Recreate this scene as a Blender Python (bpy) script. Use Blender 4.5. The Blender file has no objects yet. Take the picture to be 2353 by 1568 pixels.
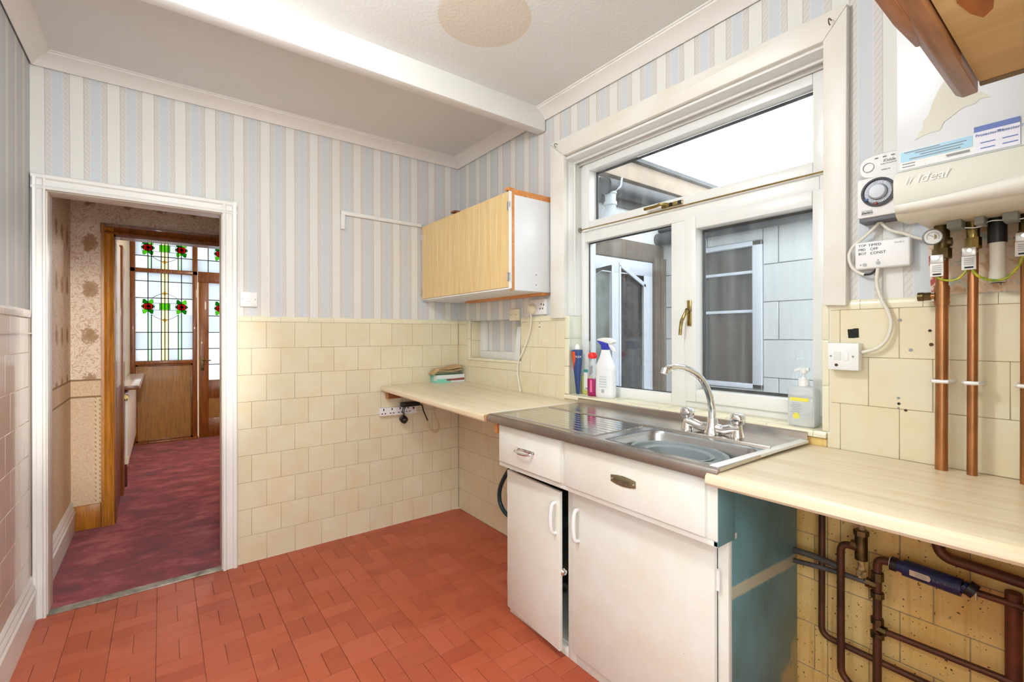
import bpy, bmesh, math, random
from mathutils import Vector, Matrix
random.seed(7)
scene = bpy.context.scene
COL = scene.collection
# ------------------------------------------------------------------ camera
T = .1524                                    # six-inch tile
cam_d = bpy.data.cameras.new('camera'); cam = bpy.data.objects.new('camera', cam_d); COL.objects.link(cam)
cam_d.sensor_fit = 'HORIZONTAL'; cam_d.sensor_width = 36.0; cam_d.lens = 36.0*1066.69/2353
cam_d.shift_y = -13.89/2353; cam_d.clip_start = .02; cam_d.clip_end = 200
cam.matrix_world = (Matrix.Translation((-1.769, -3.0067, 1.292)) @ Matrix.Rotation(-.6470, 4, 'Z')
                    @ Matrix.Rotation(math.pi/2, 4, 'X') @ Matrix.Rotation(-.002, 4, 'Z'))
scene.camera = cam
# ------------------------------------------------------------------ world and lights
w = bpy.data.worlds.new('overcast_sky'); scene.world = w; w.use_nodes = True
bg = w.node_tree.nodes['Background']; bg.inputs[0].default_value = (.93, .96, 1, 1); bg.inputs[1].default_value = 4.3
def light(name, kind, loc, power, size=.1, sy=None, color=(1, 1, 1), rot=(0, 0, 0)):
    d = bpy.data.lights.new(name, kind); o = bpy.data.objects.new(name, d); COL.objects.link(o)
    d.energy = power; d.color = color; o.location = loc; o.rotation_euler = rot
    if kind == 'AREA':
        d.size = size
        if sy: d.shape = 'RECTANGLE'; d.size_y = sy
    else: d.shadow_soft_size = size
    return o
light('flash_light', 'POINT', (-1.80, -3.03, 1.72), 15, .03, color=(1, .98, .96))
light('kitchen_fill_light', 'POINT', (-1.62, -1.90, 2.34), 37, .14, color=(.92, .97, 1))  # added fill light out of view, brightens the whole kitchen
pt = light('added_door_portal', 'AREA', (-1.55, -3.26, 1.10), 1, 1.15, 1.86, rot=(math.pi/2, 0, 0)); pt.data.cycles.is_portal = True   # guides sky light through the back door added for fill
fl = light('doorway_fill_spot', 'SPOT', (-1.80, -3.04, 1.70), 170, .05, color=(1, .95, .88))  # added spot beside the camera, brightens the hall through the doorway
fl.data.spot_size = math.radians(27); fl.data.spot_blend = .8
fl.rotation_euler = (Vector((-1.92, 1.175, 1.0))-Vector(fl.location)).to_track_quat('-Z', 'Y').to_euler()
light('front_hall_fill', 'POINT', (-.95, 2.4, 2.2), 20, .10, color=(1, .90, .78))  # added fill lamp, hidden from view, brightens the front hall
vs = scene.view_settings
vs.view_transform = 'Standard'; vs.look = 'None'; vs.gamma = 1; vs.use_curve_mapping = False; vs.exposure = 0.32

# ------------------------------------------------------------------ material helpers
def newmat(name):
    m = bpy.data.materials.new(name); m.use_nodes = True
    return m, m.node_tree.nodes, m.node_tree.links, m.node_tree.nodes['Principled BSDF']
def rgb(c): return (c[0], c[1], c[2], 1)
def s2l(r, g, b):
    f = lambda v: (v/255/12.92) if v/255 <= .04045 else ((v/255+.055)/1.055)**2.4
    return (f(r), f(g), f(b))
def pos(N, L, scale=(1, 1, 1), obj=False):
    if obj: src = N.new('ShaderNodeTexCoord').outputs['Object']
    else: src = N.new('ShaderNodeNewGeometry').outputs['Position']
    mp = N.new('ShaderNodeMapping'); mp.inputs['Scale'].default_value = scale; L.new(src, mp.inputs[0])
    return mp.outputs[0]
def noise(N, L, vec, scale, detail=4, rough=.55, dist=0):
    n = N.new('ShaderNodeTexNoise'); n.inputs['Scale'].default_value = scale; n.inputs['Detail'].default_value = detail
    n.inputs['Roughness'].default_value = rough; n.inputs['Distortion'].default_value = dist
    L.new(vec, n.inputs['Vector']); return n.outputs['Fac']
def ramp(N, L, fac, stops, interp='LINEAR'):
    r = N.new('ShaderNodeValToRGB'); cr = r.color_ramp; cr.interpolation = interp
    while len(cr.elements) < len(stops): cr.elements.new(.5)
    for e, (p, c) in zip(cr.elements, stops): e.position = p; e.color = rgb(c) if len(c) == 3 else c
    L.new(fac, r.inputs[0]); return r.outputs[0]
def mixc(N, L, fac, a, b, mode='MIX'):
    m = N.new('ShaderNodeMix'); m.data_type = 'RGBA'; m.blend_type = mode
    for i, v in ((0, fac), (6, a), (7, b)):
        if hasattr(v, 'is_output'): L.new(v, m.inputs[i])
        else: m.inputs[i].default_value = v if i == 0 else rgb(v)
    return m.outputs[2]
def mth(N, L, op, a, b=0, c=0):
    m = N.new('ShaderNodeMath'); m.operation = op
    for i, v in enumerate((a, b, c)):
        if hasattr(v, 'is_output'): L.new(v, m.inputs[i])
        else: m.inputs[i].default_value = v
    return m.outputs[0]
def bump(N, L, b, h, strength, dist=.002):
    n = N.new('ShaderNodeBump'); n.inputs['Strength'].default_value = strength; n.inputs['Distance'].default_value = dist
    L.new(h, n.inputs['Height']); L.new(n.outputs[0], b.inputs['Normal'])
def M(name, col, rough=.5, metal=0, spec=.5, var=0, vs_=4, vcol=None, bmp=0, bs=60, rnd=0, coat=0, stretch=(1, 1, 1), speck=None):
    m, N, L, b = newmat(name)
    b.inputs['Roughness'].default_value = rough; b.inputs['Metallic'].default_value = metal
    b.inputs['Specular IOR Level'].default_value = spec; b.inputs['Coat Weight'].default_value = coat
    b.inputs['Base Color'].default_value = rgb(col)
    out = None
    if var:
        v = vcol or tuple(c*(1-var) for c in col)
        f = noise(N, L, pos(N, L, stretch), vs_, 6, .6)
        out = mixc(N, L, ramp(N, L, f, [(.35, (0, 0, 0)), (.68, (1, 1, 1))]), col, v)
    if rnd:
        oi = N.new('ShaderNodeObjectInfo')
        k = mth(N, L, 'MULTIPLY_ADD', oi.outputs['Random'], rnd, 1-rnd/2)
        cm = N.new('ShaderNodeCombineColor')
        for i in range(3): L.new(k, cm.inputs[i])
        out = mixc(N, L, 1.0, out if out else col, cm.outputs[0], 'MULTIPLY')
    if speck:
        f = noise(N, L, pos(N, L), speck[0], 2, .5)
        out = mixc(N, L, ramp(N, L, f, [(speck[1], (0, 0, 0)), (speck[1]+.02, (1, 1, 1))]), out if out else col, speck[2])
    if out: L.new(out, b.inputs['Base Color'])
    if bmp: bump(N, L, b, noise(N, L, pos(N, L, stretch), bs, 3), bmp)
    return m
def stripes(name, axis, period, phase, sign, dim=1.0):
    m, N, L, b = newmat(name)
    g = N.new('ShaderNodeNewGeometry'); sp = N.new('ShaderNodeSeparateXYZ'); L.new(g.outputs['Position'], sp.inputs[0])
    wob = mth(N, L, 'MULTIPLY', mth(N, L, 'SUBTRACT', noise(N, L, pos(N, L), 3, 2), .5), .006)
    c = mth(N, L, 'ADD', sp.outputs[axis], wob)
    s = mth(N, L, 'FRACT', mth(N, L, 'DIVIDE', mth(N, L, 'MULTIPLY_ADD', c, sign, phase+period*60), period))
    rope, blue, cream, edge = s2l(214, 211, 206), s2l(206, 211, 215), s2l(228, 227, 221), s2l(196, 192, 187)
    base = ramp(N, L, s, [(0, edge), (.02, rope), (.165, s2l(216, 218, 220)), (.19, blue), (.44, blue), (.455, s2l(216, 218, 220)),
                          (.48, rope), (.63, edge), (.65, cream), (.985, cream)], 'CONSTANT')
    # twisted cord printed in the two narrow bands
    d = mth(N, L, 'FRACT', mth(N, L, 'MULTIPLY', mth(N, L, 'MULTIPLY_ADD', sp.outputs[2], 1.0, mth(N, L, 'MULTIPLY', c, 1.4)), 42))
    dm = mth(N, L, 'LESS_THAN', d, .28)
    inr = ramp(N, L, s, [(0, (1, 1, 1)), (.165, (0, 0, 0)), (.48, (1, 1, 1)), (.63, (0, 0, 0))], 'CONSTANT')
    base = mixc(N, L, mth(N, L, 'MULTIPLY', mth(N, L, 'MULTIPLY', dm, inr), .45), base, s2l(190, 184, 176))
    age = noise(N, L, pos(N, L), 1.7, 5, .65)
    base = mixc(N, L, ramp(N, L, age, [(.5, (0, 0, 0)), (.8, (.22, .22, .22))]), base, s2l(222, 205, 178))
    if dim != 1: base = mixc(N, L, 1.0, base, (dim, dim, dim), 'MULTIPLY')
    L.new(base, b.inputs['Base Color']); b.inputs['Roughness'].default_value = .55; b.inputs['Specular IOR Level'].default_value = .35
    bump(N, L, b, noise(N, L, pos(N, L), 9, 4), .25, .004)
    return m
def woodmat(name, c1, c2, axis=2, scale=6, rough=.45, knots=False, coat=0):
    m, N, L, b = newmat(name)
    st = [7, 7, 7]; st[axis] = .55
    f = noise(N, L, pos(N, L, tuple(st)), scale, 6, .6, .6)
    f2 = noise(N, L, pos(N, L, tuple(v*4 for v in st)), scale, 3, .5)
    f = mth(N, L, 'MULTIPLY_ADD', f2, .35, mth(N, L, 'MULTIPLY', f, .75))
    L.new(ramp(N, L, f, [(.36, c1), (.66, c2)]), b.inputs['Base Color'])
    b.inputs['Roughness'].default_value = rough; b.inputs['Coat Weight'].default_value = coat
    bump(N, L, b, f, .12, .002)
    return m
def glassmat(name, tint=(1, 1, 1), rough=0.0, haze=0.0):
    m, N, L, b = newmat(name); out = N['Material Output']; N.remove(b)
    t = N.new('ShaderNodeBsdfTransparent'); t.inputs[0].default_value = rgb(tint)
    g = N.new('ShaderNodeBsdfGlossy'); g.inputs['Roughness'].default_value = rough
    ge = N.new('ShaderNodeNewGeometry'); dt = N.new('ShaderNodeVectorMath'); dt.operation = 'DOT_PRODUCT'
    L.new(ge.outputs['Incoming'], dt.inputs[0]); L.new(ge.outputs['Normal'], dt.inputs[1])
    k5 = mth(N, L, 'POWER', mth(N, L, 'SUBTRACT', 1.0, mth(N, L, 'ABSOLUTE', dt.outputs['Value'])), 5)
    mx = N.new('ShaderNodeMixShader'); L.new(mth(N, L, 'MULTIPLY_ADD', k5, .96, .04), mx.inputs[0]); L.new(t.outputs[0], mx.inputs[1]); L.new(g.outputs[0], mx.inputs[2])
    last = mx.outputs[0]
    if haze:
        d = N.new('ShaderNodeBsdfDiffuse'); d.inputs[0].default_value = (.75, .78, .8, 1)
        f = noise(N, L, pos(N, L, (9, 9, .5)), 3, 4)
        k = ramp(N, L, f, [(.4, (0, 0, 0)), (.75, (haze, haze, haze))])
        m2 = N.new('ShaderNodeMixShader'); L.new(k, m2.inputs[0]); L.new(last, m2.inputs[1]); L.new(d.outputs[0], m2.inputs[2]); last = m2.outputs[0]
    L.new(last, out.inputs[0]); return m
def milky(name, col, k):
    m, N, L, b = newmat(name); out = N['Material Output']; b.inputs['Base Color'].default_value = rgb(col); b.inputs['Roughness'].default_value = .25
    t = N.new('ShaderNodeBsdfTransparent'); t.inputs[0].default_value = (.95, .96, .96, 1)
    mx = N.new('ShaderNodeMixShader'); mx.inputs[0].default_value = k; L.new(b.outputs[0], mx.inputs[1]); L.new(t.outputs[0], mx.inputs[2]); L.new(mx.outputs[0], out.inputs[0]); return m
def panemat(name, col, mixt=.25):
    m, N, L, b = newmat(name); out = N['Material Output']; N.remove(b)
    t = N.new('ShaderNodeBsdfTranslucent'); t.inputs[0].default_value = rgb(col)
    d = N.new('ShaderNodeBsdfTransparent'); d.inputs[0].default_value = rgb(col)
    mx = N.new('ShaderNodeMixShader'); mx.inputs[0].default_value = mixt
    L.new(t.outputs[0], mx.inputs[1]); L.new(d.outputs[0], mx.inputs[2]); L.new(mx.outputs[0], out.inputs[0]); return m

# ------------------------------------------------------------------ geometry helpers
WL = {}
class G:
    def __init__(s): s.v = []; s.f = []
    def add(s, v, f):
        n = len(s.v); s.v += [Vector(p) for p in v]; s.f += [[i+n for i in q] for q in f]; return s
    def hexa(s, p): return s.add(p, [(0, 3, 2, 1), (4, 5, 6, 7), (0, 1, 5, 4), (1, 2, 6, 5), (2, 3, 7, 6), (3, 0, 4, 7)])
    def box(s, x0, x1, y0, y1, z0, z1):
        x0, x1 = sorted((x0, x1)); y0, y1 = sorted((y0, y1)); z0, z1 = sorted((z0, z1))
        return s.hexa([(x0, y0, z0), (x1, y0, z0), (x1, y1, z0), (x0, y1, z0), (x0, y0, z1), (x1, y0, z1), (x1, y1, z1), (x0, y1, z1)])
    def prism(s, poly, off):
        n = len(poly); off = Vector(off); a = [Vector(p) for p in poly]
        return s.add(a+[p+off for p in a], [list(range(n))[::-1], list(range(n, 2*n))]+[(i, (i+1) % n, n+(i+1) % n, n+i) for i in range(n)])
    def tube(s, pts, r, n=10, caps=True):
        pts = [Vector(p) for p in pts]; R = r if isinstance(r, (list, tuple)) else [r]*len(pts)
        t0 = (pts[1]-pts[0]).normalized(); u = t0.orthogonal().normalized(); base = len(s.v); prev = t0
        for i, p in enumerate(pts):
            t = ((pts[min(i+1, len(pts)-1)]-pts[i]).normalized()+(pts[i]-pts[max(i-1, 0)]).normalized())
            t = t.normalized() if t.length > 1e-6 else prev
            q = prev.rotation_difference(t); u = q @ u; u = (u-t*u.dot(t)).normalized(); v = t.cross(u); prev = t
            for k in range(n):
                a = 2*math.pi*k/n; s.v.append(p+(u*math.cos(a)+v*math.sin(a))*R[i])
        for i in range(len(pts)-1):
            for k in range(n):
                a = base+i*n+k; b = base+i*n+(k+1) % n; s.f.append((a, b, b+n, a+n))
        if caps:
            s.f.append(list(range(base, base+n))[::-1]); e = base+(len(pts)-1)*n; s.f.append(list(range(e, e+n)))
        return s
    def cyl(s, p0, p1, r, r1=None, n=16): return s.tube([p0, p1], [r, r if r1 is None else r1], n)
    def lathe(s, prof, o, ax=(0, 0, 1), n=24, sq=(1, 1), caps=True, ref=None, p=2.0):
        """prof: (radius, height) rings; sq scales the two cross directions; p>2 squares the section."""
        ax = Vector(ax).normalized(); u = Vector(ref).normalized() if ref else ax.orthogonal().normalized()
        v = ax.cross(u); o = Vector(o); base = len(s.v)
        for r, h in prof:
            for k in range(n):
                a = 2*math.pi*k/n; c, d = math.cos(a), math.sin(a)
                q = (abs(c)**p+abs(d)**p)**(-1/p)
                s.v.append(o+ax*h+u*(r*c*q*sq[0])+v*(r*d*q*sq[1]))
        for i in range(len(prof)-1):
            for k in range(n):
                a = base+i*n+k; b = base+i*n+(k+1) % n; s.f.append((a, b, b+n, a+n))
        if caps:
            s.f.append(list(range(base, base+n))[::-1]); e = base+(len(prof)-1)*n; s.f.append(list(range(e, e+n)))
        return s
    def rot(s, c, ang, axis='Z'):
        R = Matrix.Rotation(ang, 3, axis); c = Vector(c); s.v = [R @ (p-c)+c for p in s.v]; return s
    def obj(s, name, mat, parent=None, bev=0, smooth=False, seg=2, kind=None, label=None, cat=None, group=None, ang=40, solid=0):
        lo = Vector((min(p.x for p in s.v), min(p.y for p in s.v), min(p.z for p in s.v)))
        hi = Vector((max(p.x for p in s.v), max(p.y for p in s.v), max(p.z for p in s.v))); c = (lo+hi)/2
        me = bpy.data.meshes.new(name); me.from_pydata([tuple(p-c) for p in s.v], [], s.f)
        finish(me, bev, smooth, seg, ang)
        if isinstance(mat, (list, tuple)):
            for k in mat: me.materials.append(k)
        else: me.materials.append(mat)
        o = place(me, name, c, parent)
        if solid:
            md = o.modifiers.new('shell', 'SOLIDIFY'); md.thickness = solid; md.offset = 0
        return tag(o, label, cat, group, kind)
def finish(me, bev=0, smooth=False, seg=2, ang=40):
    bm = bmesh.new(); bm.from_mesh(me)
    bmesh.ops.recalc_face_normals(bm, faces=bm.faces[:])
    if bev:
        ed = [e for e in bm.edges if len(e.link_faces) == 2 and e.calc_face_angle(0) > math.radians(30)]
        bmesh.ops.bevel(bm, geom=ed, offset=bev, segments=seg, profile=.5, affect='EDGES', clamp_overlap=True)
    bm.to_mesh(me); bm.free()
    if smooth or bev:
        for p in me.polygons: p.use_smooth = True
        me.set_sharp_from_angle(angle=math.radians(ang))
def place(me, name, c, parent=None):
    o = bpy.data.objects.new(name, me); COL.objects.link(o); o.location = c; WL[o] = Vector(c)
    if parent:
        o.parent = parent; o.matrix_parent_inverse = Matrix.Translation(-WL[parent])
    return o
def tag(o, label=None, cat=None, group=None, kind=None):
    if label: o['label'] = label
    if cat: o['category'] = cat
    if group: o['group'] = group
    if kind: o['kind'] = kind
    return o
def thing(name, loc, label, cat, group=None):
    o = bpy.data.objects.new(name, None); COL.objects.link(o); o.location = loc; o.empty_display_size = .05; WL[o] = Vector(loc)
    return tag(o, label, cat, group)
def struct(name, loc=(0, 0, 0), label=None):
    o = bpy.data.objects.new(name, None); COL.objects.link(o); o.location = loc; o.empty_display_size = .05; WL[o] = Vector(loc)
    return tag(o, label, kind='structure')
def spline(pts, n=8):
    P = [Vector(p) for p in pts]; out = []
    for i in range(len(P)-1):
        a, b, c, d = P[max(i-1, 0)], P[i], P[i+1], P[min(i+2, len(P)-1)]
        for k in range(n):
            t = k/n
            out.append(.5*((2*b)+(c-a)*t+(2*a-5*b+4*c-d)*t*t+(3*b-a-3*c+d)*t**3))
    return out+[P[-1]]
def bend(pts, r, n=6):
    """polyline with rounded corners of radius r"""
    P = [Vector(p) for p in pts]; out = [P[0]]
    for i in range(1, len(P)-1):
        a = (P[i-1]-P[i]).normalized(); b = (P[i+1]-P[i]).normalized()
        for k in range(n+1):
            t = k/n; out.append((1-t)**2*(P[i]+a*r)+2*t*(1-t)*P[i]+t*t*(P[i]+b*r))
    return out+[P[-1]]
def text(name, body, size, loc, right, up, mat, parent, ex=.0004, shear=0, align='LEFT'):
    cu = bpy.data.curves.new(name, 'FONT'); cu.body = body; cu.size = size; cu.extrude = ex; cu.shear = shear; cu.align_x = align; cu.resolution_u = 3
    tmp = bpy.data.objects.new(name, cu); COL.objects.link(tmp)
    dg = bpy.context.evaluated_depsgraph_get(); dg.update()
    me = bpy.data.meshes.new_from_object(tmp.evaluated_get(dg)); bpy.data.objects.remove(tmp); bpy.data.curves.remove(cu)
    r = Vector(right).normalized(); u = Vector(up).normalized(); n = r.cross(u); R = Matrix((r, u, n)).transposed()
    pts = [R @ v.co+Vector(loc) for v in me.vertices]; c = sum(pts, Vector())/max(1, len(pts))
    for v, q in zip(me.vertices, pts): v.co = q-c
    me.materials.clear(); me.materials.append(mat)
    return place(me, name, c, parent)

# ------------------------------------------------------------------ materials
white_paint = M('white_gloss_paint', s2l(238, 237, 232), .35, spec=.5, var=.05, vs_=3, bmp=.06, bs=30)
trim_paint = M('cream_white_paint', s2l(236, 234, 227), .38, var=.07, vs_=4, vcol=s2l(228, 221, 206), bmp=.08, bs=25)
upvc = M('white_plastic_frame', s2l(238, 238, 234), .28, var=.03, vs_=5)
cornice_m = M('cornice_paint', s2l(236, 233, 226), .5, var=.06, vs_=3)
beam_m = M('beam_paint', s2l(236, 235, 230), .5, var=.03, vs_=2, bmp=.25, bs=45)
paper_back = stripes('striped_wallpaper_back', 0, .1337, 2.199, 1)
paper_win = stripes('striped_wallpaper_window', 1, .1364, -1.103, -1)
paper_left_shaded = stripes('striped_wallpaper_left_shaded', 1, .1364, 0, -1, .8)  # same paper in a darker copy, shade of this wall painted in
tile_m = M('cream_glazed_tile', s2l(228, 221, 194), .22, spec=.5, var=.06, vs_=7, vcol=s2l(226, 212, 176), rnd=.05, bmp=.02, bs=12)
tile_pale = M('pale_reveal_tile', s2l(222, 221, 203), .2, rnd=.04)
nose_m = M('cream_edge_tile', s2l(233, 226, 198), .22, rnd=.06)
grout_m = M('dark_grout', s2l(168, 152, 118), .9, var=.3, vs_=12)
floor_base = M('pale_floor_grout', s2l(205, 150, 120), .9, var=.5, vs_=6, vcol=s2l(120, 60, 40))
plaster = M('bare_plaster_wall', s2l(200, 190, 170), .9, var=.1)
black = M('black_plastic', (.012, .012, .012), .4)
ink = M('black_marker_ink', (.01, .01, .012), .7)
greyink = M('grey_print', (.32, .32, .33), .7)
blueink = M('blue_print', s2l(110, 130, 190), .7)
whitep = M('white_plastic', s2l(238, 238, 236), .35)
creamp = M('cream_plastic', s2l(236, 228, 200), .4)
chrome = M('chrome', (.82, .83, .84), .06, 1)
steel = M('brushed_stainless_steel', (.58, .56, .53), .24, 1, var=.25, vs_=3, vcol=(.50, .44, .39), bmp=.03, bs=90)
steel_front = M('dull_stainless_lip', (.46, .40, .36), .34, 1, var=.3, vs_=5)
brass = M('brass', (.50, .38, .14), .25, 1, var=.4, vs_=30)
darkbrass = M('tarnished_brass', (.20, .14, .06), .4, 1, var=.5, vs_=40, vcol=(.09, .07, .03))
copper = M('copper_pipe_metal', (.56, .25, .11), .32, 1, var=.55, vs_=9, vcol=(.25, .13, .05), stretch=(1, 1, .6))
oldcopper = M('grimy_copper', (.17, .07, .035), .5, .55, var=.5, vs_=9, vcol=(.07, .035, .02))
lead = M('dull_lead_pipe', (.17, .165, .15), .6, .5, var=.5, vs_=20, vcol=(.08, .075, .07), bmp=.3, bs=40)
def tile_dirty_mat():
    m, N, L, b = newmat('stained_cream_tile')
    base = mixc(N, L, ramp(N, L, noise(N, L, pos(N, L), 3.5, 5, .6), [(.3, (0, 0, 0)), (.7, (1, 1, 1))]), s2l(240, 214, 142), s2l(224, 180, 94))
    drip = noise(N, L, pos(N, L, (30, 30, 1.4)), 1.6, 4, .55)
    base = mixc(N, L, ramp(N, L, drip, [(.52, (0, 0, 0)), (.75, (.55, .55, .55))]), base, s2l(196, 148, 66))
    sp = noise(N, L, pos(N, L), 85, 3, .6)
    base = mixc(N, L, ramp(N, L, sp, [(.64, (0, 0, 0)), (.67, (1, 1, 1))]), base, s2l(74, 52, 24))
    sp2 = noise(N, L, pos(N, L, (1, 1, .6)), 26, 4, .7)
    base = mixc(N, L, ramp(N, L, sp2, [(.66, (0, 0, 0)), (.74, (.8, .8, .8))]), base, s2l(110, 82, 40))
    L.new(base, b.inputs['Base Color']); b.inputs['Roughness'].default_value = .42
    return m
tile_dirty = tile_dirty_mat()
def floor_tile_mat():
    m, N, L, b = newmat('red_floor_tile')
    c1, c2, c3 = s2l(190, 98, 70), s2l(182, 90, 58), s2l(172, 83, 58)
    oi = N.new('ShaderNodeObjectInfo')
    base = ramp(N, L, oi.outputs['Random'], [(0, c3), (.45, c2), (1, c1)])
    big = noise(N, L, pos(N, L), 1.3, 5, .6)
    base = mixc(N, L, ramp(N, L, big, [(.45, (0, 0, 0)), (.75, (.6, .6, .6))]), base, s2l(192, 104, 82))
    st = noise(N, L, pos(N, L), 6, 5, .65)
    base = mixc(N, L, ramp(N, L, st, [(.56, (0, 0, 0)), (.8, (.6, .6, .6))]), base, s2l(140, 64, 42))
    sp = noise(N, L, pos(N, L), 130, 2, .5)
    base = mixc(N, L, ramp(N, L, sp, [(.765, (0, 0, 0)), (.78, (.7, .7, .7))]), base, s2l(238, 205, 180))
    L.new(base, b.inputs['Base Color'])
    L.new(ramp(N, L, st, [(.3, (.34, .34, .34)), (.7, (.5, .5, .5))]), b.inputs['Roughness'])
    b.inputs['Specular IOR Level'].default_value = .35
    bump(N, L, b, noise(N, L, pos(N, L), 18, 3), .05)
    return m
floor_tile = floor_tile_mat()
def ceiling_mat():
    m, N, L, b = newmat('textured_ceiling_paint')
    g = N.new('ShaderNodeNewGeometry'); d = N.new('ShaderNodeVectorMath'); d.operation = 'DISTANCE'
    L.new(g.outputs['Position'], d.inputs[0]); d.inputs[1].default_value = (-.708, -1.423, 2.59)
    patch = ramp(N, L, d.outputs['Value'], [(.188, (1, 1, 1)), (.193, (0, 0, 0))])
    base = mixc(N, L, patch, s2l(229, 230, 226), s2l(220, 211, 192))
    base = mixc(N, L, ramp(N, L, noise(N, L, pos(N, L), 1.5, 4), [(.4, (0, 0, 0)), (.8, (.25, .25, .25))]), base, s2l(218, 208, 190))
    L.new(base, b.inputs['Base Color']); b.inputs['Roughness'].default_value = .8; b.inputs['Specular IOR Level'].default_value = .2
    bump(N, L, b, noise(N, L, pos(N, L), 75, 3, .6), .5, .003)
    return m
ceil_m = ceiling_mat()
def carpet_mat():
    m, N, L, b = newmat('mottled_red_carpet')
    f = noise(N, L, pos(N, L, (2.0, 3.4, 1)), 2.1, 8, .72, .3)
    base = ramp(N, L, f, [(.36, s2l(98, 6, 20)), (.5, s2l(148, 20, 38)), (.66, s2l(192, 92, 92))])
    L.new(base, b.inputs['Base Color']); b.inputs['Roughness'].default_value = .95; b.inputs['Specular IOR Level'].default_value = .1
    b.inputs['Sheen Weight'].default_value = .3
    bump(N, L, b, noise(N, L, pos(N, L), 420, 2), .8, .004)
    return m
carpet_m = carpet_mat()
def hall_paper(name, axis, c0):
    """cream damask with flower medallions above a border, scrolls and dots below"""
    m, N, L, b = newmat(name)
    g = N.new('ShaderNodeNewGeometry'); sp = N.new('ShaderNodeSeparateXYZ'); L.new(g.outputs['Position'], sp.inputs[0])
    u = sp.outputs[axis]; z = sp.outputs[2]
    base_c, brown, tan = s2l(244, 226, 204), s2l(164, 118, 62), s2l(200, 160, 120)
    def cell(v, per, off): return mth(N, L, 'SUBTRACT', mth(N, L, 'FRACT', mth(N, L, 'DIVIDE', mth(N, L, 'ADD', v, off), per)), .5)
    nz = noise(N, L, pos(N, L), 34, 4, .7)
    du = mth(N, L, 'MULTIPLY', cell(u, .19, c0), .19/.055); dz = mth(N, L, 'MULTIPLY', cell(z, .31, .10), .31/.075)
    rr = mth(N, L, 'SQRT', mth(N, L, 'ADD', mth(N, L, 'MULTIPLY', du, du), mth(N, L, 'MULTIPLY', dz, dz)))
    rr = mth(N, L, 'ADD', rr, mth(N, L, 'MULTIPLY', mth(N, L, 'SUBTRACT', nz, .5), 1.7))
    flower = ramp(N, L, rr, [(.0, (.9, .9, .9)), (.62, (.75, .75, .75)), (.85, (0, 0, 0))])
    vo = noise(N, L, pos(N, L), 19, 2, .5, 2.2)
    vine = ramp(N, L, vo, [(.44, (0, 0, 0)), (.49, (.9, .9, .9)), (.54, (0, 0, 0))])
    up = mixc(N, L, flower, mixc(N, L, vine, base_c, tan), brown)
    sc = noise(N, L, pos(N, L), 30, 2, .5, 2.8)
    scroll = ramp(N, L, sc, [(.44, (0, 0, 0)), (.48, (.7, .7, .7)), (.53, (0, 0, 0))])
    lowL = mixc(N, L, scroll, s2l(232, 206, 172), s2l(198, 156, 116))
    dd = mth(N, L, 'ADD', mth(N, L, 'POWER', cell(u, .022, 0), 2), mth(N, L, 'POWER', cell(mth(N, L, 'MULTIPLY_ADD', u, .9, z), .03, 0), 2))
    dots = mth(N, L, 'LESS_THAN', dd, .05)
    lowR = mixc(N, L, mth(N, L, 'MULTIPLY', dots, .7), s2l(232, 208, 170), s2l(150, 120, 84))
    half = mth(N, L, 'GREATER_THAN', cell(u, .19, c0), .11)
    low = mixc(N, L, half, lowL, lowR)
    isup = mth(N, L, 'GREATER_THAN', z, .996); isbd = mth(N, L, 'GREATER_THAN', z, .884)
    col = mixc(N, L, isup, mixc(N, L, isbd, low, mixc(N, L, scroll, s2l(232, 204, 168), s2l(190, 146, 104))), up)
    for zz in (.884, .996):
        ln = mth(N, L, 'LESS_THAN', mth(N, L, 'ABSOLUTE', mth(N, L, 'SUBTRACT', z, zz)), .006)
        col = mixc(N, L, ln, col, s2l(150, 116, 78))
    L.new(col, b.inputs['Base Color']); b.inputs['Roughness'].default_value = .6
    bump(N, L, b, sc, .15, .002)
    return m
hall_paper_x = hall_paper('brown_flower_wallpaper_facing', 0, 2.245)
hall_paper_y = hall_paper('brown_flower_wallpaper_side', 1, 0)
brown_wood = woodmat('dark_stained_wood', s2l(88, 46, 14), s2l(150, 88, 26), 2, 5, .35, coat=.2)
honey_wood = woodmat('honey_stained_wood', s2l(150, 92, 22), s2l(210, 140, 48), 2, 5, .35, coat=.2)
oak_wood = woodmat('grained_oak_panel', s2l(128, 86, 26), s2l(168, 120, 44), 2, 7, .4, coat=.2)
orange_wood = woodmat('orange_wood_edge', s2l(196, 118, 52), s2l(222, 150, 84), 1, 5, .4)
plank_wood = woodmat('pale_pine_plank', s2l(226, 192, 130), s2l(236, 208, 152), 2, 4, .4)
plywood = woodmat('yellow_plywood', s2l(188, 150, 92), s2l(212, 178, 120), 1, 1.6, .55)
red_wood = woodmat('red_varnished_moulding', s2l(116, 68, 36), s2l(164, 108, 66), 0, 6, .4, coat=.15)
def worktop_mat():
    m, N, L, b = newmat('pale_wood_strip_laminate')
    f = noise(N, L, pos(N, L, (26, 1.3, 26)), 2.2, 5, .6); f2 = noise(N, L, pos(N, L, (9, .5, 9)), 2, 2, .5)
    f = mth(N, L, 'MULTIPLY_ADD', f2, .5, mth(N, L, 'MULTIPLY', f, .5))
    L.new(ramp(N, L, f, [(.36, s2l(222, 202, 166)), (.52, s2l(236, 222, 194)), (.66, s2l(228, 206, 168))]), b.inputs['Base Color'])
    b.inputs['Roughness'].default_value = .32; return m
worktop_m = worktop_mat()
chip_m = M('raw_chipboard', s2l(206, 152, 96), .9, var=.35, vs_=70, bmp=.5, bs=90)
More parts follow.
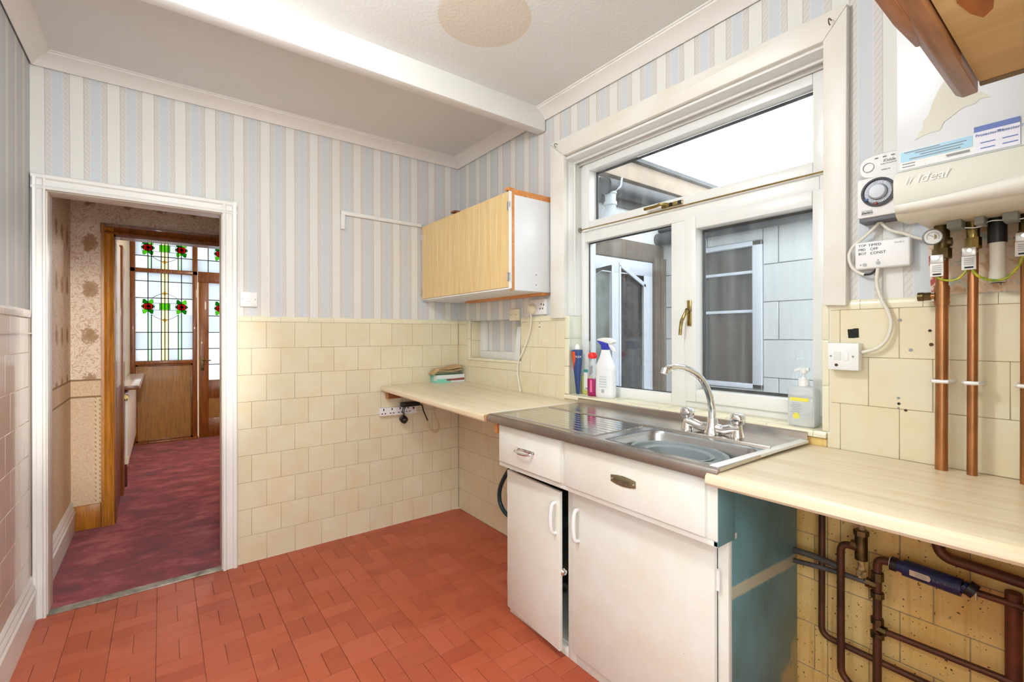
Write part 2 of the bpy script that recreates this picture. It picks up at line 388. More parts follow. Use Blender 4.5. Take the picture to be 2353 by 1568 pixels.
enamel = M('cream_painted_cabinet', s2l(231, 233, 226), .4, var=.05, vs_=5, vcol=s2l(226, 222, 206), bmp=.05, bs=22, speck=(120, .775, s2l(170, 150, 124)))
def teal_mat():
    m, N, L, b = newmat('scuffed_teal_paint')
    f = noise(N, L, pos(N, L, (1, 1, .5)), 4, 5, .65)
    base = ramp(N, L, f, [(.34, s2l(92, 120, 112)), (.52, s2l(100, 142, 146)), (.72, s2l(108, 152, 166))])
    g = N.new('ShaderNodeNewGeometry'); sp = N.new('ShaderNodeSeparateXYZ'); L.new(g.outputs['Position'], sp.inputs[0])
    n2 = noise(N, L, pos(N, L, (1, 1, .7)), 22, 5, .7)
    # worn-through patch low down at the back and a pale glue streak running up to the wall pipes
    dx = mth(N, L, 'ADD', sp.outputs[0], .0); r = mth(N, L, 'ADD', mth(N, L, 'MULTIPLY', dx, -1.1), mth(N, L, 'MULTIPLY', sp.outputs[2], 1.0))
    r = mth(N, L, 'ADD', r, mth(N, L, 'MULTIPLY', mth(N, L, 'SUBTRACT', n2, .5), .35))
    base = mixc(N, L, ramp(N, L, r, [(.24, (.9, .9, .9)), (.31, (0, 0, 0))]), base, s2l(186, 176, 130))
    ln = mth(N, L, 'ABSOLUTE', mth(N, L, 'SUBTRACT', mth(N, L, 'MULTIPLY_ADD', sp.outputs[0], -.06, .515), sp.outputs[2]))
    ln = mth(N, L, 'ADD', ln, mth(N, L, 'MULTIPLY', mth(N, L, 'SUBTRACT', n2, .5), .012))
    base = mixc(N, L, ramp(N, L, ln, [(.016, (.8, .8, .8)), (.021, (0, 0, 0))]), base, s2l(190, 184, 150))
    L.new(base, b.inputs['Base Color']); b.inputs['Roughness'].default_value = .45; return m
teal = teal_mat()
glass = glassmat('window_glass', (.97, .985, .98), 0, .06)
clear = milky('clear_plastic', (.90, .92, .93), .80)

# ------------------------------------------------------------------ floor
XL, YN, ZC = -2.24, -3.15, 2.59
def subtract(r, h):
    a0, a1, b0, b1 = r; c0, c1, d0, d1 = h
    if c1 <= a0 or c0 >= a1 or d1 <= b0 or d0 >= b1: return [r]
    out = []
    if c0 > a0: out.append((a0, c0, b0, b1))
    if c1 < a1: out.append((c1, a1, b0, b1))
    m0, m1 = max(a0, c0), min(a1, c1)
    if d0 > b0: out.append((m0, m1, b0, d0))
    if d1 < b1: out.append((m0, m1, d1, b1))
    return [q for q in out if q[1]-q[0] > .006 and q[3]-q[2] > .006]
CACHE = {}
def slab(name, axis, r, face, depth, mat, parent, bev=.0012, gap=.0006, jit=0.0):
    """tile in the plane perpendicular to axis (0,1,2); r=(a0,a1,b0,b1) in the other two; face = proud surface, depth signed inward"""
    a0, a1, b0, b1 = r[0]+gap, r[1]-gap, r[2]+gap, r[3]-gap
    key = (axis, round(a1-a0, 4), round(b1-b0, 4), depth, mat.name)
    c = [0, 0, 0]; o = [i for i in range(3) if i != axis]
    c[axis] = face+depth/2+jit; c[o[0]] = (a0+a1)/2; c[o[1]] = (b0+b1)/2
    if key not in CACHE:
        h = [0, 0, 0]; h[axis] = abs(depth)/2; h[o[0]] = (a1-a0)/2; h[o[1]] = (b1-b0)/2
        g = G().box(-h[0], h[0], -h[1], h[1], -h[2], h[2]); me = bpy.data.meshes.new(name); me.from_pydata([tuple(p) for p in g.v], [], g.f)
        finish(me, bev, seg=1); me.materials.append(mat); CACHE[key] = me
    return place(CACHE[key], name, c, parent)
floor = G().box(XL-.1, .1, YN-.1, .0, -.12, -.006).obj('floor', floor_base, kind='structure', label='red basket-weave tiled kitchen floor')
cells = []
bx0, by0 = -.569, -1.335
for i in range(-12, 5):
    for j in range(-13, 10):
        x0, y0 = bx0+i*T, by0+j*T
        rs = [(x0, x0+T/2, y0, y0+T), (x0+T/2, x0+T, y0, y0+T)] if (i+j) % 2 == 0 else [(x0, x0+T, y0, y0+T/2), (x0, x0+T, y0+T/2, y0+T)]
        for r in rs:
            q = (max(r[0], XL), min(r[1], 0), max(r[2], YN), min(r[3], -.001))
            if q[1]-q[0] < .008 or q[3]-q[2] < .008: continue
            cells.append(q)
def vis(q):
    x, y = (q[0]+q[1])/2, (q[2]+q[3])/2
    if x > -.47 and -2.32 < y < -1.27: return 0
    dx, dy = x+1.769, y+3.0067; s, c = math.sin(.647), math.cos(.647)
    fw = dx*s+dy*c; rt = dx*c-dy*s
    if fw < .3: return 0
    px = 1176.5+1066.7*rt/fw; py = 770+1066.7*1.292/fw
    if px < -20 or px > 1700 or py > 1600: return 0
    if x > -.47 and y < -2.3: return 0
    return (q[1]-q[0])*(q[3]-q[2])/fw**3
cells.sort(key=vis, reverse=True)
rest = G()
for k, q in enumerate(cells):
    if k < 300 and vis(q) > 0: slab('tile', 2, q, 0, -.006, floor_tile, floor, .0008, .0007, random.uniform(-.0004, .0002))
    else: rest.box(q[0]+.0007, q[1]-.0007, q[2]+.0007, q[3]-.0007, -.006, -.0002)
rest.obj('tile_remainder', floor_tile, floor, kind='stuff')

# ------------------------------------------------------------------ walls, ceiling, beam, cornice
G().box(XL-.1, .25, YN-.1, .1, ZC, ZC+.1).obj('ceiling', ceil_m, kind='structure', label='textured white kitchen ceiling with a round unpainted patch')
G().box(XL, 0, -.990, -.925, 2.465, ZC+.02).obj('ceiling_beam', beam_m, bev=.006, kind='structure', label='white painted beam crossing the ceiling')
DX0, DX1, DZ = -2.192, -1.500, 1.965
wall_back = G().box(XL-.12, DX0, .006, .11, 0, ZC).box(DX1, .25, .006, .11, 0, ZC).box(DX0, DX1, .006, .11, DZ, ZC).obj('wall_back', paper_back, kind='structure', label='striped papered wall with cream tiles and the doorway')
wall_left = G().box(XL-.12, XL-.006, YN-.1, .006, 0, ZC).obj('wall_left', paper_left_shaded, kind='structure', label='left wall with striped paper above glazed tiles')
G().box(XL-.12, -2.17, YN-.12, YN, 0, ZC).box(-.93, .25, YN-.12, YN, 0, ZC).box(-2.17, -.93, YN-.12, YN, 2.1, ZC).obj('wall_front', plaster, kind='structure', label='kitchen wall behind the viewer')
bd = struct('added_back_door', (-1.55, YN, 0), 'added glazed door behind the viewer letting in fill daylight')  # unseen door added so daylight fills the room from behind
G().box(-2.17, -2.125, YN, YN+.03, 0, 2.1).box(-.975, -.93, YN, YN+.03, 0, 2.1).box(-2.125, -.975, YN, YN+.03, 2.03, 2.1).box(-2.125, -.975, YN, YN+.03, 0, .17).box(-1.57, -1.53, YN, YN+.03, .17, 2.03).obj('frame', upvc, bd, bev=.004)
for xa, xb in ((-2.125, -1.57), (-1.53, -.975)): G().box(xa, xb, YN+.010, YN+.016, .17, 2.03).obj('pane', glass, bd)
G().box(-6, 3, -9, YN-.12, -.26, -.16).obj('ground_back', M('back_yard_paving', (.45, .44, .42), .9), kind='structure')
NY0, NY1, NZ0, NZ1 = -.755, -.140, 1.122, 1.392          # blocked-up little window
WY0, WY1, WZ0, WZ1 = -2.405, -1.145, .945, 2.262          # kitchen window opening
wr = G()
wr.box(.006, .25, NY1, .11, 0, ZC).box(.006, .25, NY0, NY1, 0, NZ0).box(.006, .25, NY0, NY1, NZ1, ZC).box(.115, .25, NY0, NY1, NZ0, NZ1)
wr.box(.006, .25, WY1, NY0, 0, ZC).box(.006, .25, WY0, WY1, 0, WZ0).box(.006, .25, WY0, WY1, WZ1, ZC).box(.006, .25, YN-.1, WY0, 0, ZC)
wall_right = wr.obj('wall_right', paper_win, kind='structure', label='window wall with striped paper and cream tiles')
prof = [(0, 2.530), (.004, 2.530), (.010, 2.538), (.022, 2.552), (.040, 2.566), (.056, 2.574), (.062, 2.577), (.063, 2.583), (.070, 2.584), (.070, ZC+.005), (0, ZC+.005)]
def cornice(name, a, b, axis, wall, sgn):
    if axis == 'x': poly = [(a, wall+sgn*d, z) for d, z in prof]; off = (b-a, 0, 0)
    else: poly = [(wall+sgn*d, a, z) for d, z in prof]; off = (0, b-a, 0)
    G().prism(poly, off).obj(name, cornice_m, smooth=True, ang=25, kind='structure', label='cream coved cornice')
cornice('trim_1', XL, 0, 'x', 0, -1)
cornice('trim_2', -.925, 0, 'y', 0, -1); cornice('trim_3', YN, -.990, 'y', 0, -1)
cornice('trim_4', -.925, 0, 'y', XL, 1); cornice('trim_5', YN, -.990, 'y', XL, 1)

# wall tiles, one object each
def rows(parent, axis, face, depth, u0, u1, off_odd, holes, mat, nrow=9, z0=0, zlim=9*T, dirty=None):
    for r in range(nrow):
        za, zb = z0+r*T, min(z0+(r+1)*T, zlim)
        odd = (8-r) % 2 == 0
        o = off_odd if odd else off_odd+T/2
        k0 = math.floor((u0-o)/T)-1; e = o+k0*T
        while e < u1:
            a, b = max(e, u0), min(e+T, u1); e += T
            if b-a < .006: continue
            parts = [(a, b, za, zb)]
            for h in holes: parts = [q for p in parts for q in subtract(p, h)]
            for q in parts:
                mm = dirty[1] if dirty and dirty[0](q) else mat
                slab('tile', axis, q, face, depth, mm, parent, gap=.0012 if mm is not mat else .0006, jit=random.uniform(0, .0006)*(1 if depth > 0 else -1))
G().box(DX1+.01, -.0, .0015, .006, 0, 1.395).obj('tile_bed', grout_m, wall_back)
rows(wall_back, 1, 0, .006, -1.434, 0, -.0634, [], tile_m)
def caps(parent, axis, u0, u1, o, z=9*T, zt=1.402):
    k = math.floor((u0-o)/T); e = o+k*T
    while e < u1:
        a, b = max(e, u0)+.0006, min(e+T, u1)-.0006; e += T
        if b-a < .005: continue
        pr = [(0.006, z+.0005), (-.001, z+.0005), (-.003, z+.012), (-.001, zt-.006), (.003, zt), (.006, zt)]
        g = G().prism([(a, d, q) for d, q in pr], (b-a, 0, 0)) if axis == 1 else G().prism([(d, a, q) for d, q in pr], (0, b-a, 0))
        g.obj('cap_tile', nose_m, parent, smooth=True)
caps(wall_back, 1, -1.434, 0, -.14)
G().box(.0015, .006, NY1, 0, 0, 1.395).box(.0015, .006, NY0, NY1, 0, NZ0).box(.0015, .006, -1.145, NY0, 0, 1.395).box(.0015, .006, WY0, -1.145, 0, .94).box(.0015, .006, YN, WY0, 0, 1.395).obj('tile_bed', grout_m, wall_right)
isdirty = lambda q: q[1] < -2.29 and q[3] < .95
rows(wall_right, 0, 0, .006, -1.146, 0, -2.595, [(NY0, -.126, 1.112, 1.5)], tile_m)
rows(wall_right, 0, 0, .006, WY0, -1.146, -2.595, [(-2.30, -1.29, -.1, .90), (WY0, -1.146, .944, 2)], tile_m, dirty=(isdirty, tile_dirty))
rows(wall_right, 0, 0, .006, YN, WY0, -2.595, [], tile_m, dirty=(isdirty, tile_dirty))
caps(wall_right, 0, -1.146, -.757, -1.10); caps(wall_right, 0, YN, WY0+.0, -2.65); caps(wall_right, 0, -.126, 0, -.126)
G().box(XL-.006, XL-.0015, -1.9, 0, 0, 1.395).obj('tile_bed', M('light_grout', s2l(222, 212, 200), .8), wall_left)
tile_left = M('glossy_tile_pink_cast', s2l(214, 196, 180), .1, rnd=.05)  # cream tile with shade and pink floor reflection put into its colour
rows(wall_left, 0, XL, -.006, -1.9, -.045, -.07, [(-5, 1, -1, .20)], tile_left, zlim=9*T)
for k in range(13):
    a = -.045-(k+1)*T
    G().prism([(XL-.006, a+.0006, 1.372), (XL+.004, a+.0006, 1.375), (XL+.006, a+.0006, 1.395), (XL+.002, a+.0006, 1.408), (XL-.006, a+.0006, 1.408)], (0, T-.0012, 0)).obj('cap_tile', tile_left, wall_left, smooth=True)
G().box(XL-.006, XL+.006, -1.9, -.0, 1.30, 1.306).obj('relief_line', tile_left, wall_left)

# skirting on the left wall
def skirt(name, x, y0, y1, h, lab, mat=white_paint):
    pr = [(0, 0), (.022, 0), (.022, h-.075), (.026, h-.068), (.020, h-.058), (.020, h-.048), (.012, h-.03), (.014, h-.02), (.006, h), (0, h)]
    return G().prism([(x+d, y0, z) for d, z in pr], (0, y1-y0, 0)).obj(name, mat, smooth=True, ang=20, kind='structure', label=lab)
skirt('baseboard_left', XL-.006, YN, -.015, .205, 'tall white moulded skirting board along the left wall')

# doorway lining and architrave
arch = [(0, 0), (0, -.022), (.012, -.026), (.018, -.018), (.044, -.016), (.050, -.024), (.064, -.026), (.070, -.018), (.070, 0)]
def archit(name, side, x, z0, z1):
    G().prism([(x+side*d, y, z0) for d, y in arch], (0, 0, z1-z0)).obj(name, white_paint, smooth=True, ang=20, kind='structure', label='white moulded architrave of the hall doorway')
archit('trim_6', 1, DX1, 0, 2.034); archit('trim_7', -.66, DX0, 0, 2.02)
G().prism([(XL, y, DZ+d) for d, y in arch], (DX1+.070-XL, 0, 0)).obj('trim_8', white_paint, smooth=True, ang=20, kind='structure', label='white moulded head architrave of the hall doorway')
G().box(DX0-.01, DX0+.004, -.004, .115, 0, DZ).box(DX1-.004, DX1+.01, -.004, .115, 0, DZ).box(DX0, DX1, -.004, .115, DZ-.004, DZ+.01).obj('trim_9', trim_paint, bev=.001, kind='structure', label='painted doorway lining')
th = thing('threshold_strip', (-1.85, .0, 0), 'worn ribbed aluminium strip across the hall doorway floor', 'threshold')
alu = M('worn_aluminium', (.62, .61, .55), .4, .8, var=.6, vs_=14, vcol=(.22, .21, .17))
G().box(DX0, DX1, -.012, .042, 0, .005).obj('base_plate', alu, th, bev=.001)
for yy in (-.006, .012, .030): G().prism([(DX0, yy, .005), (DX0, yy+.006, .009), (DX0, yy+.012, .005)], (DX1-DX0, 0, 0)).obj('rib', alu, th)

# ------------------------------------------------------------------ kitchen window
win = struct('window_1', (.15, -1.775, .96), 'white plastic casement kitchen window with top light')
FX, FB = .125, .195                                   # front and back face of the frame
RY, LY = -2.395, -1.147
gf = G().box(FX, FB, LY, -1.178, .962, 2.258).box(FX, FB, -2.34, RY, .962, 2.258)
for z0, z1 in ((2.238, 2.258), (1.809, 1.872)): gf.box(FX, FB, -2.34, -1.178, z0, z1)
gf.box(FX, FB, -2.34, -1.806, .962, 1.000).box(FX, FB, -1.730, -1.178, .962, 1.016).box(FX, FB, -1.806, -1.730, .962, 1.809)
gf.obj('outer_frame', upvc, win, bev=.003)
def sash(name, y0, y1, z0, z1, t, x=FX-.012):
    def fr(x0, x1, i): return G().box(x0, x1, y0+i, y0+t, z0+i, z1-i).box(x0, x1, y1-t, y1-i, z0+i, z1-i).box(x0, x1, y0+t, y1-t, z0+i, z0+t).box(x0, x1, y0+t, y1-t, z1-t, z1-i)
    f = fr(x, x+.06, 0).obj(name, upvc, win, bev=.004)
    i = .012
    G().box(x+.058, x+.064, y0+t, y0+t+i, z0+t, z1-t).box(x+.058, x+.064, y1-t-i, y1-t, z0+t, z1-t).box(x+.058, x+.064, y0+t, y1-t, z0+t, z0+t+i).box(x+.058, x+.064, y0+t, y1-t, z1-t-i, z1-t).obj('gasket', M('dark_gasket_'+name, (.03, .03, .035), .6), f)
    return f
def panes(parent, y0, y1, z0, z1, x):
    for dx in (0, .02): G().box(x+dx, x+dx+.004, y0, y1, z0, z1).obj('pane', glass, parent)
s_top = sash('top_sash', -2.375, -1.170, 1.866, 2.250, .052)
panes(s_top, -2.333, -1.215, 1.910, 2.206, .165)
s_r = sash('casement_sash', -2.375, -1.806, .994, 1.814, .054)
panes(s_r, -2.330, -1.855, 1.045, 1.764, .165)
panes(win, -1.735, -1.172, 1.012, 1.816, .165)
G().box(.158, .165, -1.182, -1.172, 1.01, 1.815).box(.158, .165, -1.735, -1.725, 1.01, 1.815).box(.158, .165, -1.735, -1.172, 1.803, 1.815).box(.158, .165, -1.735, -1.172, 1.01, 1.020).obj('glazing_bead', M('grey_bead', (.05, .05, .06), .6), win)
G().box(.19, .30, RY, LY, .93, .958).obj('outer_sill', upvc, win, bev=.004)
# handles
h = G().box(.105, .113, -1.842, -1.822, 1.330, 1.445).obj('casement_handle', brass, s_r, bev=.003)
G().tube(spline([(.100, -1.832, 1.405), (.086, -1.830, 1.39), (.076, -1.822, 1.365), (.078, -1.812, 1.345), (.078, -1.806, 1.29)], 5), .0075, 10).obj('lever', brass, h, smooth=True)
G().cyl((.113, -1.832, 1.40), (.090, -1.832, 1.40), .010).obj('lock_button', darkbrass, h, smooth=True)
h = G().box(.105, .113, -1.80, -1.69, 1.882, 1.902).obj('top_handle', brass, s_top, bev=.003)
G().tube(spline([(.100, -1.735, 1.893), (.085, -1.72, 1.895), (.078, -1.70, 1.897), (.08, -1.68, 1.894), (.08, -1.615, 1.893)], 5), .0075, 10).obj('lever', brass, h, smooth=True)
G().box(.100, .106, -1.797, -1.780, 1.884, 1.900).box(.100, .106, -1.748, -1.732, 1.884, 1.900).obj('screw_cover', black, h)
# reveal lining (white above, tiles below) and architrave
G().box(.0, FX, LY-.004, LY+.012, 1.398, 2.262).box(.0, FX, WY0, LY, 2.252, 2.264).box(.0, FX, WY0-.012, WY0+.004, .96, 2.262).box(.068, .074, LY-.012, LY, 1.398, 2.25).box(.060, .070, WY0, LY, 2.240, 2.254).box(.098, .108, WY0, LY, 2.236, 2.254).obj('trim_10', white_paint, bev=.002, kind='structure', label='white painted window reveal lining')
def flat_arch(name, poly_yz, lab): return G().prism([(-.022, y, z) for y, z in poly_yz], (.03, 0, 0)).obj(name, trim_paint, bev=.004, kind='structure', label=lab)
flat_arch('trim_11', [(-1.052, 1.384), (-1.160, 1.384), (-1.160, 2.270), (-1.052, 2.362)], 'cream painted board framing the window on its cabinet side')
flat_arch('trim_12', [(-2.402, 1.388), (-2.466, 1.384), (-2.470, 2.345), (-2.402, 2.262)], 'cream painted board framing the window on its boiler side')
flat_arch('trim_13', [(-1.160, 2.270), (-2.402, 2.262), (-2.470, 2.345), (-2.470, 2.352), (-1.052, 2.366)], 'cream painted board over the window')
# sill and reveal edge tiles
sill = struct('trim_14', (0, -1.775, .96), 'cream tiled window sill')
G().box(.0, FX+.01, WY0, LY, .945, .9635).obj('sill_bed', plaster, sill)
e = LY
while e > WY0+.01:
    a = max(e-T, WY0); w0, w1 = a+.0006, e-.0006
    G().prism([(-.010, w0, .946), (-.010, w0, .956), (-.004, w0, .966), (.004, w0, .968), (.030, w0, .968), (.030, w0, .946)], (0, w1-w0, 0)).obj('nosing_tile', nose_m, sill, smooth=True)
    G().box(.031, FX+.005, w0, w1, .962, .968).obj('sill_tile', nose_m, sill, bev=.001)
    e -= T
for z0 in [.968+k*T for k in range(3)]:
    z1 = min(z0+T, 1.398)-.0012
    for ya, yb in ((-1.146, -1.175), (WY0+.014, WY0-.008)):
        y0, y1 = min(ya, yb), max(ya, yb)
        G().box(-.004, .012, y0, y1, z0, z1).obj('edge_tile', nose_m, sill, bev=.004, seg=3)
    G().box(.014, FX, LY-.006, LY, z0, z1).obj('reveal_tile', tile_pale, sill, bev=.001)
# curtain hooks and stretched wire
wi = thing('curtain_wire', (.10, -1.77, 1.875), 'thin gold spring wire stretched across the window transom', 'wire')
G().tube([(.112, -2.385, 1.872), (.108, -1.77, 1.874), (.112, -1.155, 1.880)], .003, 8).obj('spring', brass, wi, smooth=True)
for yy, zz in ((-2.385, 1.872), (-1.155, 1.880)):
    G().tube([(.112+.012*math.cos(a), yy, zz+.012*math.sin(a)) for a in [k*.6 for k in range(10)]], .0018, 6).obj('eye_hook', darkbrass, wi, smooth=True)
for (yy, zz, lab) in ((-2.427, 2.318, 'small bent cup hook near the broken corner above the window'), (-1.115, 2.345, 'small bent cup hook at the beam end above the window')):
    hk = thing('cup_hook', (-.022, yy, zz), lab, 'hook', 'cup hooks on the window board')
    G().tube([(-.020, yy, zz), (-.032, yy, zz)]+[(-.036-.010*math.sin(a), yy, zz-.010+.010*math.cos(a)) for a in [k*.5 for k in range(8)]], .0018, 6).obj('hook', darkbrass, hk, smooth=True)

# blocked-up little window (niche)
ni = struct('window_2', (.05, -.45, NZ0), 'small blocked-up window recess with a white frame')
G().box(.085, .116, NY0, NY1, NZ0, 1.178).obj('bottom_frame', white_paint, ni, bev=.003)
G().box(.085, .116, -.225, NY1, 1.178, NZ1).obj('side_frame', white_paint, ni, bev=.003)
e = -.126
for za, zb in ((1.112, 1.112+T), (1.112+T+.001, 1.398)): G().box(-.004, .012, -.162, -.126, za, zb).obj('edge_tile', nose_m, ni, bev=.004)
for k in range(5):
    a, b = -.162-k*T, max(-.162-(k+1)*T, NY0)
    if a-b > .01: G().box(-.004, .086, b+.0006, a-.0006, 1.112, 1.130).obj('ledge_tile', nose_m, ni, bev=.004)
for za, zb in ((1.13, 1.13+T*.8), (1.13+T*.8+.001, 1.39)): G().box(.012, .085, -.166, -.160, za, zb).obj('reveal_tile', tile_m, ni, bev=.001)
st = G().prism([(.03, -.702, 1.131), (.03, -.645, 1.131), (.03, -.662, 1.345), (.03, -.702, 1.345)], (.006, 0, 0)).rot((.03, -.67, 1.131), .06, 'Y')
st.obj('plastic_strip', whitep, bev=.001, label='white plastic trim offcut leaning in the small wall recess', cat='strip')

# ------------------------------------------------------------------ side yard outside
block_m = M('white_painted_block', s2l(214, 218, 222), .7, rnd=.05, var=.06, vs_=4, bmp=.25, bs=30)
render_m = M('white_render', s2l(222, 224, 226), .8, var=.06, vs_=3, bmp=.3, bs=25)
brown_rough = M('rough_brown_frame', s2l(112, 98, 86), .8, var=.3, vs_=14, bmp=.5, bs=40)
dark_gut = M('dark_gutter', s2l(66, 70, 78), .5, var=.4, vs_=10)
stone_m = M('pale_brown_fascia', s2l(176, 158, 142), .8, var=.25, vs_=9, bmp=.4, bs=40)
brick_m = M('yard_brick', s2l(178, 132, 104), .85, rnd=.3, bmp=.4, bs=50)
wood_yd = M('white_yard_paint', s2l(214, 220, 234), .4, var=.04)
XO, YE = 1.11, -.996
GZ = -.16
G().box(.25, 3.5, -5, .8, GZ-.1, GZ).obj('ground', M('yard_concrete', (.30, .29, .28), .9, var=.2), kind='structure', label='concrete yard ground outside the window')
ow = G().box(XO+.012, XO+.12, -4.2, -1.69, GZ, 2.10).box(XO+.012, XO+.12, -1.24, .0, GZ, 2.10).box(XO+.012, XO+.12, -1.69, -1.24, 1.86, 2.10).box(XO+.012, XO+.12, -1.69, -1.24, GZ, .962).obj('wall_yard', M('block_joint', s2l(190, 196, 202), .8), kind='structure', label='white painted block wall across the side yard')
for r in range(-6, 4):
    z0 = 1.26+r*.2255
    if z0 < GZ-.2: continue
    off = -1.78+(0 if r % 2 == 0 else .22)
    for k in range(-6, 4):
        y0 = off+k*.445
        for q in subtract((y0, y0+.445, z0, z0+.2255), (-1.692, -1.238, .958, 1.864)):
            if q[0] < -4.2 or q[1] > -.98: q = (max(q[0], -4.2), min(q[1], -.98), q[2], q[3])
            if q[1]-q[0] > .02 and q[3] > GZ: slab('block', 0, (q[0], q[1], max(q[2], GZ), min(q[3], 2.10)), XO, .013, block_m, ow, .003, .002, random.uniform(0, .002))
yw = struct('window_3', (XO, -1.46, .96), 'white framed three-pane window in the yard wall')
G().box(XO-.012, XO+.06, -1.69, -1.635, .962, 1.862).box(XO-.012, XO+.06, -1.29, -1.24, .962, 1.862).box(XO-.012, XO+.06, -1.69, -1.24, 1.832, 1.862).box(XO-.012, XO+.06, -1.69, -1.24, .962, .99).obj('frame', wood_yd, yw, bev=.003)
for zz in (1.676, 1.435): G().box(XO+.005, XO+.045, -1.635, -1.29, zz-.009, zz+.009).obj('glazing_bar', wood_yd, yw, bev=.002)
dark_pane = M('dim_room_glass', s2l(92, 90, 90), .12, spec=.6, var=.2, vs_=3, stretch=(1, 6, .6))
for za, zb in ((.99, 1.426), (1.444, 1.667), (1.685, 1.832)): G().box(XO+.022, XO+.03, -1.635, -1.29, za, zb).obj('pane', dark_pane, yw)
G().box(XO-.05, XO+.3, -4.2, -.96, 2.02, 2.12).obj('flat_roof', dark_gut, ow, bev=.01)
G().tube([(XO-.055, -4.2, 1.955), (XO-.055, -.985, 1.965)], .045, 14).obj('yard_gutter', dark_gut, smooth=True, label='dark half-round gutter along the yard wall top', cat='gutter')
# end wall with the white panelled door
ew = G().box(XO+.01, 2.4, YE, YE+.2, GZ, 2.30).box(.25, 2.4, YE+.004, YE+.2, 1.92, 2.30).box(.25, .42, YE+.02, YE+.2, GZ, 1.95).obj('wall_yard_end', render_m, kind='structure', label='white rendered end wall of the yard')
for r in range(28):
    z0 = GZ+r*.075
    a = .25
    while a < .395:
        bl = .215 if (r % 2 == 0) else .10
        b = min(a+bl, .395)
        slab('brick', 1, (a, b, z0, z0+.068), YE, .025, brick_m, ew, .003, .001, random.uniform(0, .003)); a = b+.009
rfy = G().box(.30, 2.2, YE-.06, YE+.3, 2.302, 2.425).obj('roof_yard', stone_m, bev=.006, kind='structure', label='pale brown roof edge over the yard end wall')
G().box(.30, 2.2, YE-.09, YE+.3, 2.425, 2.45).obj('roof_felt', dark_gut, rfy)
eg = thing('end_gutter', (1.0, YE-.07, 2.2), 'dark gutter with downpipe on the white end wall outside', 'gutter')
G().tube([(.42, YE-.07, 2.215), (2.1, YE-.07, 2.225)], .052, 14).obj('channel', dark_gut, eg, smooth=True)
G().box(.44, 2.1, YE-.02, YE-.0005, 2.13, 2.285).obj('fascia_board', dark_gut, eg)
pvc = M('grey_white_downpipe', s2l(190, 196, 206), .4)
G().tube(bend([(.47, YE-.07, 2.20), (.47, YE-.07, 2.06), (.43, YE-.036, 1.97), (.43, YE-.036, 1.90)], .03), .034, 12).obj('downpipe', pvc, eg, smooth=True)
for zz in (2.17, 2.10): G().cyl((.47, YE-.07, zz), (.47, YE-.07, zz+.02), .040).obj('collar', pvc, eg, smooth=True)
G().tube([(.52, YE-.12, 2.27), (.50, YE-.125, 2.21), (.47, YE-.10, 2.18)], .007, 6).obj('bracket', pvc, eg, smooth=True)
dr = struct('door_3', (.70, YE, GZ), 'white panelled yard door with two arched glass panels')
G().box(.395, 1.105, YE-.012, YE+.05, 1.80, 1.925).obj('lintel', brown_rough, dr, bev=.006)
G().box(.985, 1.112, YE-.03, YE+.05, GZ, 1.83).box(1.0, 1.02, YE-.04, YE+.05, GZ, 1.83).box(1.04, 1.055, YE-.04, YE+.05, GZ, 1.83).obj('door_post', brown_rough, dr, bev=.004)
DYF = YE-.005
lf = G()
lf.box(.30, .985, DYF, DYF+.045, 1.70, 1.795).box(.30, .36, DYF, DYF+.045, GZ, 1.70).box(.552, .635, DYF, DYF+.045, GZ, 1.70).box(.890, .985, DYF, DYF+.045, GZ, 1.70).box(.36, .89, DYF, DYF+.045, GZ, .10)
lf.prism([(.635, DYF, 1.70), (.89, DYF, 1.70), (.89, DYF, 1.64), (.635, DYF, 1.755)], (0, .045, 0)).prism([(.36, DYF, 1.70), (.552, DYF, 1.70), (.552, DYF, 1.74), (.36, DYF, 1.65)], (0, .045, 0))
leaf = lf.obj('leaf', wood_yd, dr, bev=.003)
G().prism([(.625, DYF-.008, 1.770), (.90, DYF-.008, 1.645), (.90, DYF-.008, 1.615), (.625, DYF-.008, 1.742)], (0, .01, 0)).box(.878, .90, DYF-.008, DYF, .08, 1.64).box(.625, .640, DYF-.008, DYF, .08, 1.75).box(.552, .57, DYF-.006, DYF, .08, 1.74).obj('bead', wood_yd, leaf, bev=.002)
G().box(.635, .89, DYF+.02, DYF+.026, .10, 1.76).obj('dark_pane', M('dark_leaded_glass', (.018, .02, .03), .15, spec=.7, var=.5, vs_=20, vcol=(.05, .045, .04)), leaf)
G().box(.36, .552, DYF+.02, DYF+.026, .10, 1.75).obj('pale_pane', M('reflecting_grey_glass', s2l(128, 140, 140), .2, spec=.6, var=.3, vs_=6, vcol=s2l(86, 84, 78)), leaf)

# ------------------------------------------------------------------ lobby and front hall seen through the doorway
HY, HX, SY = 1.175, -2.06, 4.03
carpet = G().box(-2.30, 0.0, .042, SY+.1, -.03, .006).obj('hall_carpet', carpet_m, label='mottled dark red carpet running through the hall', cat='carpet')
G().box(-2.4, 0.1, .11, SY+.2, -.12, -.03).obj('floor_hall', plaster, kind='structure')
G().box(-2.45, 0.1, .11, SY+.2, 2.56, 2.66).obj('ceiling_hall', M('hall_ceiling', s2l(220, 212, 196), .8), kind='structure')
G().box(-2.35, -2.245, .11, HY, 0, 2.6).obj('wall_lobby_left', hall_paper_y, kind='structure', label='brown flowered lobby wall on the left')
G().box(-.25, -.15, .11, SY, 0, 2.6).obj('wall_hall_right', hall_paper_y, kind='structure')
G().box(-2.35, -2.026, HY, HY+.12, 0, 2.6).box(-1.15, -.2, HY, HY+.12, 0, 2.6).box(-2.026, -1.15, HY, HY+.12, 1.985, 2.6).obj('wall_lobby_partition', hall_paper_x, kind='structure', label='flowered wall facing the kitchen doorway')
